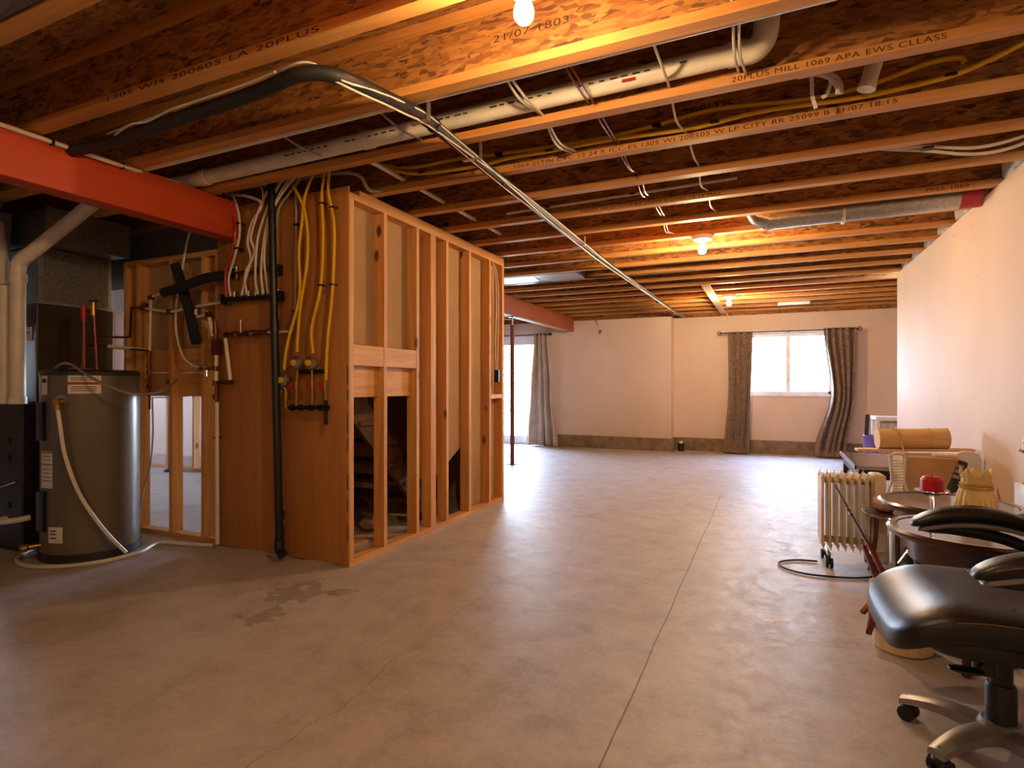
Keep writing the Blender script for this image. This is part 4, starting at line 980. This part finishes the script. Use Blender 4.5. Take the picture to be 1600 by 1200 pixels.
# ------------------------------------------------------------ oil filled radiator
rt = thing('oil_radiator', 'cream oil-filled electric radiator on castors, seven fins', 'radiator', (.475, 4.28, 0), math.radians(3))
rt.scale = (.93, .93, 1)
def fin_outline(d, z0, z1, r):
    pts = []
    for cx_, cz_, a0 in ((d-r, z0+r, -90), (d-r, z1-r, 0), (-d+r, z1-r, 90), (-d+r, z0+r, 180)):
        for i in range(5): a = math.radians(a0+90*i/4); pts.append((cx_+r*math.cos(a), cz_+r*math.sin(a)))
    return pts
for i in range(7):
    x = -.178+.0445*i
    mb = MB()
    mb.prism(fin_outline(.075, .115, .60, .03), 'x', x-.004, x+.004)
    mb.prism(fin_outline(.081, .15, .565, .015), 'x', x-.013, x-.006)
    mb.prism(fin_outline(.060, .13, .585, .03), 'x', x-.009, x+.009)
    for s in (-1, 1):
        mb.prism([(x-.016, .565), (x+.004, .612), (x+.007, .565)], 'y', s*.081-.004, s*.081+.004)
        mb.prism([(x-.010, .145), (x+.004, .098), (x+.014, .145)], 'y', s*.081-.004, s*.081+.004)
        mb.box((x-.013, s*.083-.004, .15), (x+.006, s*.083+.004, .565), .003)
    mb.build('fin', 'radiator', rt, local=True)
MB().cyl((-.18, 0, .55), (.12, 0, .55), .022).cyl((-.18, 0, .16), (.12, 0, .16), .022).build('oil_pipe', 'radiator', rt, local=True)
MB().box((.115, -.085, .115), (.20, .085, .605), .018).build('control_box', 'radiator', rt, local=True)
MB().box((.122, -.088, .14), (.128, -.084, .58)).build('panel_line', 'cable_grey', rt, False, local=True)
for x in (-.145, .13):
    MB().box((x-.012, -.12, .075), (x+.012, .12, .095), .004).build('castor_bracket', 'steel', rt, local=True)
    for s in (-1, 1): MB().cyl((x-.022, s*.115, .032), (x-.006, s*.115, .032), .031, 18).cyl((x+.006, s*.115, .032), (x+.022, s*.115, .032), .031, 18).cyl((x-.022, s*.115, .032), (x+.022, s*.115, .032), .010, 8).cyl((x, s*.115, .04), (x, s*.115, .078), .008, 8).build('castor', 'rubber', rt, local=True)
o = MB().tube([P(x, y, z=.008) for x, y in ((1378, 900), (1340, 903), (1300, 901), (1262, 897), (1232, 890), (1217, 882), (1222, 877), (1245, 875), (1277, 877))], .006, 8).build('power_cord', 'rubber'); tag(o, 'black power cord looping on the floor in front of the radiator', 'cord')

# ------------------------------------------------------------ round side tables
def side_table(cx_, cy_, R, zt, lab, apron=.05, rot=0, foot=.03):
    t = thing('side_table', lab, 'table', (cx_, cy_, 0), rot, 'round dark side tables')
    MB().lathe((0, 0, zt), [(R-.05, -.03), (R-.012, -.032), (R, -.018), (R, -.008), (R-.012, .002), (R-.035, .002), (R-.04, -.006)], 56).build('tabletop', 'table_wood', t, local=True)
    MB().lathe((0, 0, zt), [(.001, -.008), (R-.041, -.008), (R-.041, -.002)], 56).build('glass_inset', 'coffee_top', t, local=True)
    MB().lathe((0, 0, zt), [(R-.07, -.032), (R-.08, -.032-apron), (R-.10, -.04-apron), (R-.10, -.032)], 48).build('apron', 'table_wood', t, local=True)
    for i in range(3):
        a = rot+2*PI*i/3+.5; u = Vector((math.cos(a), math.sin(a), 0))
        pts = [u*(R-.09)+Vector((0, 0, zt-.05)), u*(R-.12)+Vector((0, 0, zt-.13)), u*.10+Vector((0, 0, zt*.52)), u*.06+Vector((0, 0, zt*.42)), u*.12+Vector((0, 0, zt*.26)), u*(R-foot-.05)+Vector((0, 0, .03)), u*(R-foot)+Vector((0, 0, .022))]
        MB().tube(pts, lambda q: .022-.006*abs(q-.5), 10).build('leg', 'table_wood', t, local=True)
    MB().lathe((0, 0, zt*.45), [(.03, -.05), (.07, -.03), (.075, 0), (.07, .03), (.03, .05)], 24).build('hub', 'table_wood', t, local=True)
    return t
side_table(.77, 2.97, .30, .56, 'nearer round dark wood side table, carrying the glass candle stand', .10, .884, .13)
side_table(.85, 3.64, .315, .56, 'further round dark wood side table, carrying the cream lampshade', .05, .8)
# candle stands
def candle(c, lab, s=1.0):
    t = thing('candle_stand', lab, 'candle', c, 0, 'red candles on glass stands')
    MB().lathe((0, 0, 0), [(.04*s, 0), (.042*s, .004), (.012*s, .010), (.008*s, .02), (.0075*s, .14), (.012*s, .150), (.03*s, .155), (.062*s, .172), (.060*s, .176), (.03*s, .160), (.001, .158)], 32).build('glass_stand', 'glass', t, local=True)
    MB().lathe((0, 0, .163), [(.036*s, 0), (.040*s, .004), (.040*s, .055), (.028*s, .070), (.012*s, .068), (.001, .066)], 28).build('candle_body', 'red_wax', t, local=True)
    MB().cyl((0, 0, .225), (0, 0, .24), .0015, 6).build('wick', 'black', t, local=True)
    return t
q = P(1456, 828, z=.562); candle((q.x, q.y, .555), 'short red candle on a stemmed glass dish, on the nearer round table', 1.0)
# lampshade
ls = thing('lampshade', 'cream ruffled lampshade with scalloped top on the further round table', 'lampshade', (.93, 3.52, .563))
ls.scale = (.74, .74, 1)
def ruff(a, h): return 1+.035*math.sin(18*a)*(1 if h < .10 else .5)
mb = MB(); ns = 96; prof = [(.115, 0), (.112, .02), (.100, .06), (.083, .10), (.078, .115), (.080, .13), (.078, .15), (.088, .175)]
rg = []
for (r_, h_) in prof:
    ring = []
    for k in range(ns):
        a = 2*PI*k/ns; rr = r_*(1+(.035 if h_ < .11 else .02)*math.sin(20*a)+.02*random.random())
        hh = h_+(.022*math.sin(5*a+1) if h_ > .17 else 0)
        ring.append(mb.bm.verts.new((rr*math.cos(a), rr*math.sin(a), hh)))
    rg.append(ring)
for a, b in zip(rg, rg[1:]):
    for k in range(ns): mb.bm.faces.new((a[k], a[(k+1) % ns], b[(k+1) % ns], b[k]))
o = mb.build('shade_cloth', 'shade', ls, local=True); s_ = o.modifiers.new('thickness', 'SOLIDIFY'); s_.thickness = .004
mb = MB()
for z_, r_ in ((.118, .084), (.102, .088)):
    mb.tube([(r_*(1+.03*math.sin(24*a))*math.cos(a), r_*(1+.03*math.sin(24*a))*math.sin(a), z_+.003*math.sin(30*a)) for a in [2*PI*i/90 for i in range(91)]], .006, 6, False)
mb.build('ruffle_band', 'shade_trim', ls, local=True)
mb = MB()
for i in range(26):
    a = 2*PI*i/26
    mb.tube([((.112-.02*t_)*math.cos(a+dx), (.112-.02*t_)*math.sin(a+dx), .012+.05*t_) for t_, dx in ((0, -.09), (.6, -.06), (1, 0), (.6, .06), (0, .09))], .0045, 5)
mb.build('lace_swags', 'shade_trim', ls, local=True)

# ------------------------------------------------------------ things stacked along the right wall
cb = thing('cardboard_box', 'tall plain cardboard box standing under the rolled blind', 'box', (1.0, 4.92, 0))
MB().box((.845, 4.75, 0), (1.17, 5.09, .672), .003).build('box_body', 'cardboard', cb, False)
MB().box((1.0, 4.749, .0), (1.003, 4.75, .672)).build('seam', 'bamboo', cb, False)
ba, bb = Vector((.585, 4.93, .690)), Vector((1.305, 5.02, .712))
o = MB().beam(ba, bb, .10, .018, bev=.003).build('long_board', 'pale_board'); tag(o, 'long pale wooden board laid across the cardboard box', 'board')
u = (bb-ba).normalized(); r0 = ba+u*.14+Vector((0, .0, .082)); r1 = ba+u*.57+Vector((0, 0, .082))
bl = thing('rolled_blind', 'rolled-up bamboo blind tied with cord, lying on the long board', 'blind', (.95, 4.97, .71))
MB().cyl(r0, r1, .072, 40).build('roll', 'bamboo', bl)
for q in (r0, r1): MB().cyl(q-u*.004, q+u*.004, .0745, 40).build('roll_end', 'bamboo', bl)
for t_ in (.30, .74): q = r0.lerp(r1, t_); MB().cyl(q-u*.004, q+u*.004, .0745, 32).build('cord_tie', 'rope', bl)
q = r0.lerp(r1, .28); MB().tube([q+Vector((-.03, -.02, .075)), q+Vector((0, -.06, .05)), q+Vector((.02, -.085, -.03)), q+Vector((.02, -.14, -.09)), q+Vector((0, -.235, -.14)), q+Vector((.01, -.24, -.30))], .005, 6).build('loose_cord', 'rope', bl)
o = MB().box((1.04, 4.80, .675), (1.16, 4.90, .697), .004).build('papers', 'label_white'); tag(o, 'small stack of papers on top of the cardboard box beside the board', 'papers')
# slatted white rattan panel
rp = thing('rattan_panel', 'curved white rattan panel with slats standing before the cardboard box', 'panel', (.80, 4.66, 0))
def edge(s): return [(.80+s*w_, 4.66, z_) for w_, z_ in ((.045, .01), (.05, .18), (.062, .32), (.055, .44), (.036, .52), (.042, .62), (.045, .69))]
for s in (-1, 1): MB().tube(edge(s), .009, 8).build('frame_side', 'rattan', rp)
MB().tube([edge(-1)[-1], (.80, 4.66, .70), edge(1)[-1]], .009, 8).build('frame_top', 'rattan', rp)
mb = MB()
for i in range(30):
    z = .10+.019*i; wv = .05 if z < .4 else .036
    mb.obox((.80, 4.66, z), (wv*2-.012, .012, .006), Matrix.Rotation(.5, 3, 'X'))
o = mb.build('slats', 'rattan', rp, False)
# white rounded panel by the wall
o = MB().prism([(1.17, 0), (1.31, 0), (1.31, .66), (1.295, .70), (1.26, .715), (1.21, .715), (1.18, .70), (1.17, .66)], 'y', 4.84, 4.88).build('leaning_board', 'white_plastic'); tag(o, 'white round-cornered board standing against the right wall behind the lampshade', 'board')
# black cleaner with handle
vc = thing('vacuum_cleaner', 'black appliance with a slotted handle leaning behind the further round table', 'vacuum cleaner', (.95, 4.42, 0))
MB().superell((.30, .24, .15), .6, .6, 28, 16, fn=lambda p: p+Vector((.93, 4.35, .077))).build('body', 'black', vc)
h0, h1 = Vector((.91, 4.40, .12)), Vector((1.165, 4.66, .665))
MB().tube([h0, h0.lerp(h1, .5), h0.lerp(h1, .72)], .016, 12).build('wand', 'black', vc)
MB().beam(h0.lerp(h1, .66), h1, .055, .035, up=(0, -1, .3), bev=.012).build('handle', 'black', vc)
mb = MB()
for t_ in (.80, .86, .92): q = h0.lerp(h1, t_)+Vector((-.01, -.022, .004)); mb.beam(q, q+(h1-h0)*.035, .035, .012, up=(0, -1, .3))
mb.build('slots', 'cable_grey', vc, False)
# low stool with pink cloth
stl = thing('low_stool', 'small low brown stool beside the radiator', 'stool', (.70, 4.12, 0))
MB().lathe((.70, 4.12, .37), [(.15, 0), (.17, .004), (.175, .015), (.17, .024), (.001, .024)], 36).build('seat', 'table_wood', stl)
MB().tube([(.70+.177*math.cos(a), 4.12+.177*math.sin(a), .385) for a in [2*PI*i/40 for i in range(41)]], .006, 6, False).build('rim', 'chrome', stl)
for i in range(3):
    a = 2*PI*i/3+.4; MB().tube([(.70+.11*math.cos(a), 4.12+.11*math.sin(a), .37), (.70+.13*math.cos(a), 4.12+.13*math.sin(a), .15), (.70+.16*math.cos(a), 4.12+.16*math.sin(a), .0)], .012, 8).build('leg', 'table_wood', stl)
mb = MB(); mb.superell((.13, .11, .10), .9, .9, 24, 14, fn=lambda p: p+Vector((.645, 4.13, .445))+Vector([random.uniform(-.006, .006) for _ in range(3)]))
tag(mb.build('pink_cloth', 'pink'), 'crumpled pale pink cloth bundle on the low stool', 'cloth')
for i, (x, y, lab) in enumerate(((.67, 4.44, 'left white plastic container on the floor behind the radiator'), (.77, 4.50, 'right white plastic container on the floor, round-shouldered, under the tables'))):
    t = thing('plastic_container', lab, 'container', (x, y, 0))
    MB().lathe((x, y, 0), [(.040, 0), (.045, .01), (.045, .19), (.02, .215), (.018, .235)], 24).build('container_body', 'white_plastic', t)
    MB().cyl((x, y, .232), (x, y, .25), .02, 16).build('cap', 'cable_grey', t)
# coffee table
ct = thing('coffee_table', 'low dark-framed coffee table with a glossy grey top by the right wall', 'table', (.96, 5.66, 0))
MB().box((.61, 5.15, .525), (1.31, 6.2, .54), .003).build('table_top', 'coffee_top', ct, False)
MB().box((.600, 5.14, .515), (.612, 6.21, .545)).box((.60, 5.14, .515), (1.31, 5.152, .545)).build('metal_edge', 'steel', ct, False)
MB().box((.63, 5.17, .44), (1.29, 6.18, .515)).build('apron', 'coffee_frame', ct, False)
for x in (.65, 1.25):
    for y in (5.19, 6.14): MB().box((x-.025, y-.025, 0), (x+.025, y+.025, .44)).build('leg', 'coffee_frame', ct, False)
MB().box((.65, 5.18, .12), (1.27, 6.16, .14)).build('lower_shelf', 'coffee_frame', ct, False)
# far recess: white drawers and violet bin
dr = thing('drawer_unit', 'white plastic drawer unit at the far right, beyond the wall corner', 'drawers', (1.55, 9.1, 0))
MB().box((1.29, 8.95, .70), (1.85, 9.4, .745), .008).build('top', 'white_plastic', dr, False)
for x in (1.32, 1.80):
    for y in (8.99, 9.36): MB().box((x-.022, y-.02, 0), (x+.022, y+.02, .70)).build('post', 'white_plastic', dr, False)
for i in range(3): d_ = MB().box((1.345, 8.98, .04+.22*i), (1.775, 9.35, .23+.22*i), .012).build('drawer', 'insul', dr, False); MB().box((1.50, 8.965, .16+.22*i), (1.62, 8.98, .18+.22*i)).build('handle', 'white_plastic', d_, False)
q = P(1361, 700, y=8.9); vb = thing('violet_bin', 'violet plastic bin at the far right beside the drawer unit', 'bin', (q.x, 8.9, 0))
MB().lathe((q.x, 8.9, 0), [(.075, 0), (.095, .50), (.085, .505), (.07, .48)], 28).build('bin_body', 'purple', vb)
bh = MB().beam((q.x-.055, 8.9, .45), (q.x-.035, 8.93, .78), .05, .025, bev=.006).build('brush_handle', 'black'); tag(bh, 'upright black handle sticking out of the violet bin', 'brush handle')
# white box and second candle at the right picture edge
o = MB().box((1.185, 3.70, 0), (1.315, 3.87, .655), .004).build('white_box', 'white_plastic'); tag(o, 'tall narrow white box against the wall at the right picture edge', 'box')
candle((1.232, 3.80, .657), 'second red candle on glass, at the right picture edge on the white box', .85)

# ------------------------------------------------------------ stick, bin and folding stool
a = P(1305, 762, y=4.06); b = Vector((.63, 3.18, .012))
a.z = .545
cn = thing('walking_stick', 'slim dark walking stick leaning on the front of the radiator', 'walking stick', (b.x, b.y, 0))
MB().tube([a, b], lambda t: .008 if t < .55 else .011, 10, False).build('shaft', 'table_wood', cn)
for t_ in (.20, .24, .55): q = a.lerp(b, t_); d_ = (b-a).normalized()*.008; MB().cyl(q-d_, q+d_, .013, 12).build('metal_ring', 'chrome', cn)
MB().cyl(b, b-(a-b).normalized()*.0-Vector((0, 0, .012)), .013, 10).build('rubber_foot', 'rubber', cn)
bn = thing('waste_bin', 'round cream plastic waste bin beneath the office chair', 'bin', (.535, 3.02, 0))
MB().lathe((.535, 3.02, 0), [(.10, 0), (.112, .01), (.122, .27), (.127, .275), (.117, .275), (.108, .03), (.001, .02)], 40).build('bin_body', 'cream_bin', bn)
fs = thing('folding_stool', 'folded red-brown wooden stool frame wedged beside the cream bin', 'folding stool', (.37, 2.72, 0))
for p_, q_ in ((Pd(1350, 853, 2.90), Pd(1372, 912, 2.75)), (Pd(1357, 848, 2.95), Pd(1383, 905, 2.80)), (Pd(1347, 958, 2.62), Pd(1375, 925, 2.66)), (Pd(1357, 990, 2.52), Pd(1369, 955, 2.55)), (Pd(1372, 912, 2.75), Pd(1357, 990, 2.52))):
    MB().beam(p_, q_, .022, .016, bev=.003).build('stick', 'red_wood', fs, False)
MB().tube([Pd(1378, 898, 2.66), Pd(1362, 922, 2.66), Pd(1358, 945, 2.63), Pd(1362, 972, 2.60)], .009, 8).build('cloth_strap', 'shade_trim', fs)
mb = MB().tube([Pd(1403, 880, 3.0), Pd(1414, 866, 3.0), Pd(1422, 857, 3.0), Pd(1426, 868, 3.0), Pd(1432, 885, 3.0)], .006, 8); o = mb.build('wire_hook', 'chrome', fs)

# ------------------------------------------------------------ office chair (local +X is its front)
oc = thing('office_chair', 'black leather office chair with padded arms and silver star base', 'office chair', (.66, 2.26, 0), math.radians(182))
def seatf(p):
    q = p.copy()
    if q.x > .10: q.z -= (q.x-.10)**2*1.9*(1 if q.z > 0 else 1.15)
    q.z += .018*math.cos(q.y*9)*0-.012*(1-min(1, (q.y/.2)**2))
    if q.x < -.1: q.z += (-.1-q.x)*.10
    return q+Vector((.035, 0, .475))
MB().superell((.60, .55, .12), .38, .55, 72, 28, fn=seatf).build('seat_cushion', 'leather', oc, local=True)
MB().superell((.52, .46, .10), .4, .6, 56, 20, fn=lambda p: p+Vector((-.01, 0, .405))).build('seat_pan', 'chair_plastic', oc, local=True)
for s in (-1, 1):
    MB().superell((.32, .10, .075), .6, .8, 36, 18, fn=lambda p: p+Vector((-.13, s*.245, .485))).build('side_bolster', 'leather2', oc, local=True)
    f1 = lambda x, zz: Vector((x, s*.262, seatf(Vector((x-.02, s*.26, zz))).z-.0))
    for zz in (.030, .020):
        MB().tube([f1(x, zz)+Vector((0, s*(.007 if x < .22 else -.005-(x-.22)*.6), 0)) for x in (.00, .06, .12, .18, .22, .26)], .0014, 4).build('stitching', 'stitch', oc, local=True)
MB().tube([Vector((.02-.02*math.cos(y*12), y, seatf(Vector((0.0, y, .055))).z+.0025)) for y in [-.2+.02*i for i in range(21)]], .0022, 5).build('seam', 'leather2', oc, local=True)
def padf(s):
    def f(p):
        q = p.copy(); q.z -= q.x*q.x*1.3; return q+Vector((-.03, s*.315, .702))
    return f
for s in (-1, 1):
    MB().superell((.40, .09, .058), .55, .75, 48, 16, fn=padf(s)).build('arm_pad', 'leather', oc, local=True)
    MB().superell((.36, .070, .020), .5, .4, 48, 10, fn=lambda p: Vector((p.x-.03, p.y+s*.315, p.z+.667-p.x*p.x*1.1))).build('arm_trim', 'chair_grey', oc, local=True)
    MB().tube([Vector((x-.03, s*.358, .705-x*x*1.1)) for x in [-.16+.02*i for i in range(17)]], .0013, 4).build('stitching', 'stitch', oc, local=True)
    pts = [(.13, s*.315, .645), (.02, s*.315, .640), (-.12, s*.317, .618), (-.23, s*.320, .56), (-.27, s*.322, .48), (-.22, s*.315, .41), (-.10, s*.30, .385)]
    MB().tube(pts, .021, 12).build('arm_frame', 'chair_plastic', oc, local=True)
    MB().superell((.17, .035, .10), .45, .45, 28, 12, fn=lambda p: p+Vector((-.07, s*.285, .40))).build('arm_bracket', 'chair_grey', oc, local=True)
# backrest (beyond the picture edge, leaning back)
def backf(p): return Vector((-.32-p.z*.22+p.y*p.y*.5+p.x, p.y, p.z+.82))
MB().superell((.11, .50, .66), .5, .45, 48, 28, fn=backf).build('backrest', 'leather', oc, local=True)
MB().beam((-.20, 0, .40), (-.35, 0, .62), .08, .02, bev=.004).build('back_bracket', 'chair_plastic', oc, local=True)
MB().box((-.16, -.11, .335), (.12, .11, .375), .012).build('tilt_mechanism', 'chair_plastic', oc, local=True)
MB().cyl((.06, .06, .285), (.06, .06, .36), .032, 24).build('tension_knob', 'chair_plastic', oc, local=True)
MB().tube([(.03, .05, .345), (.10, .14, .33)], .006, 8, False).superell((.09, .05, .012), .7, .7, 24, 10, fn=lambda p: p+Vector((.135, .16, .325))).build('tilt_lever', 'chair_plastic', oc, local=True)
MB().cyl((0, 0, .20), (0, 0, .345), .030, 24).build('gas_spring', 'chair_plastic', oc, local=True)
MB().lathe((0, 0, .0), [(.040, .07), (.040, .225), (.036, .235), (.028, .237)], 28).build('column_sleeve', 'chair_plastic', oc, local=True)
MB().lathe((0, 0, .06), [(.035, 0), (.065, .005), (.065, .045), (.05, .06)], 28).build('base_hub', 'chair_grey', oc, local=True)
for i in range(5):
    a = math.radians(140-173+72*i); u = Vector((math.cos(a), math.sin(a), 0)); v = Vector((-u.y, u.x, 0))
    mb = MB(); n = 8; rings = []
    for k in range(n+1):
        t_ = k/n; r_ = .04+.235*t_; zt_ = .112-.014*t_-.020*t_*t_+.012*math.sin(PI*t_); wv = .042-.016*t_; th = .046-.022*t_
        rings.append([mb.bm.verts.new(u*r_+v*(w_*wv)+Vector((0, 0, zt_-h_*th))) for w_, h_ in ((-1, 1), (1, 1), (.95, .25), (.35, 0), (-.35, 0), (-.95, .25))])
    for A, B in zip(rings, rings[1:]):
        for k in range(6): mb.bm.faces.new((A[k], A[(k+1) % 6], B[(k+1) % 6], B[k]))
    mb.bm.faces.new(rings[0][::-1]); mb.bm.faces.new(rings[-1])
    lg = mb.build('base_leg', 'chair_grey', oc, local=True)
    cc = u*.255+Vector((0, 0, .026))
    cs_ = MB()
    for s in (-1, 1): cs_.cyl(cc+v*s*.010, cc+v*s*.026, .026, 20)
    cs_.cyl(cc-v*.012, cc+v*.012, .012, 12).cyl(cc+Vector((0, 0, .01)), cc+Vector((0, 0, .058)), .008, 10)
    cs_.superell((.05, .05, .03), .8, .8, 18, 8, fn=lambda p: p+cc+Vector((0, 0, .016)))
    cs_.build('castor', 'rubber', lg, local=True)
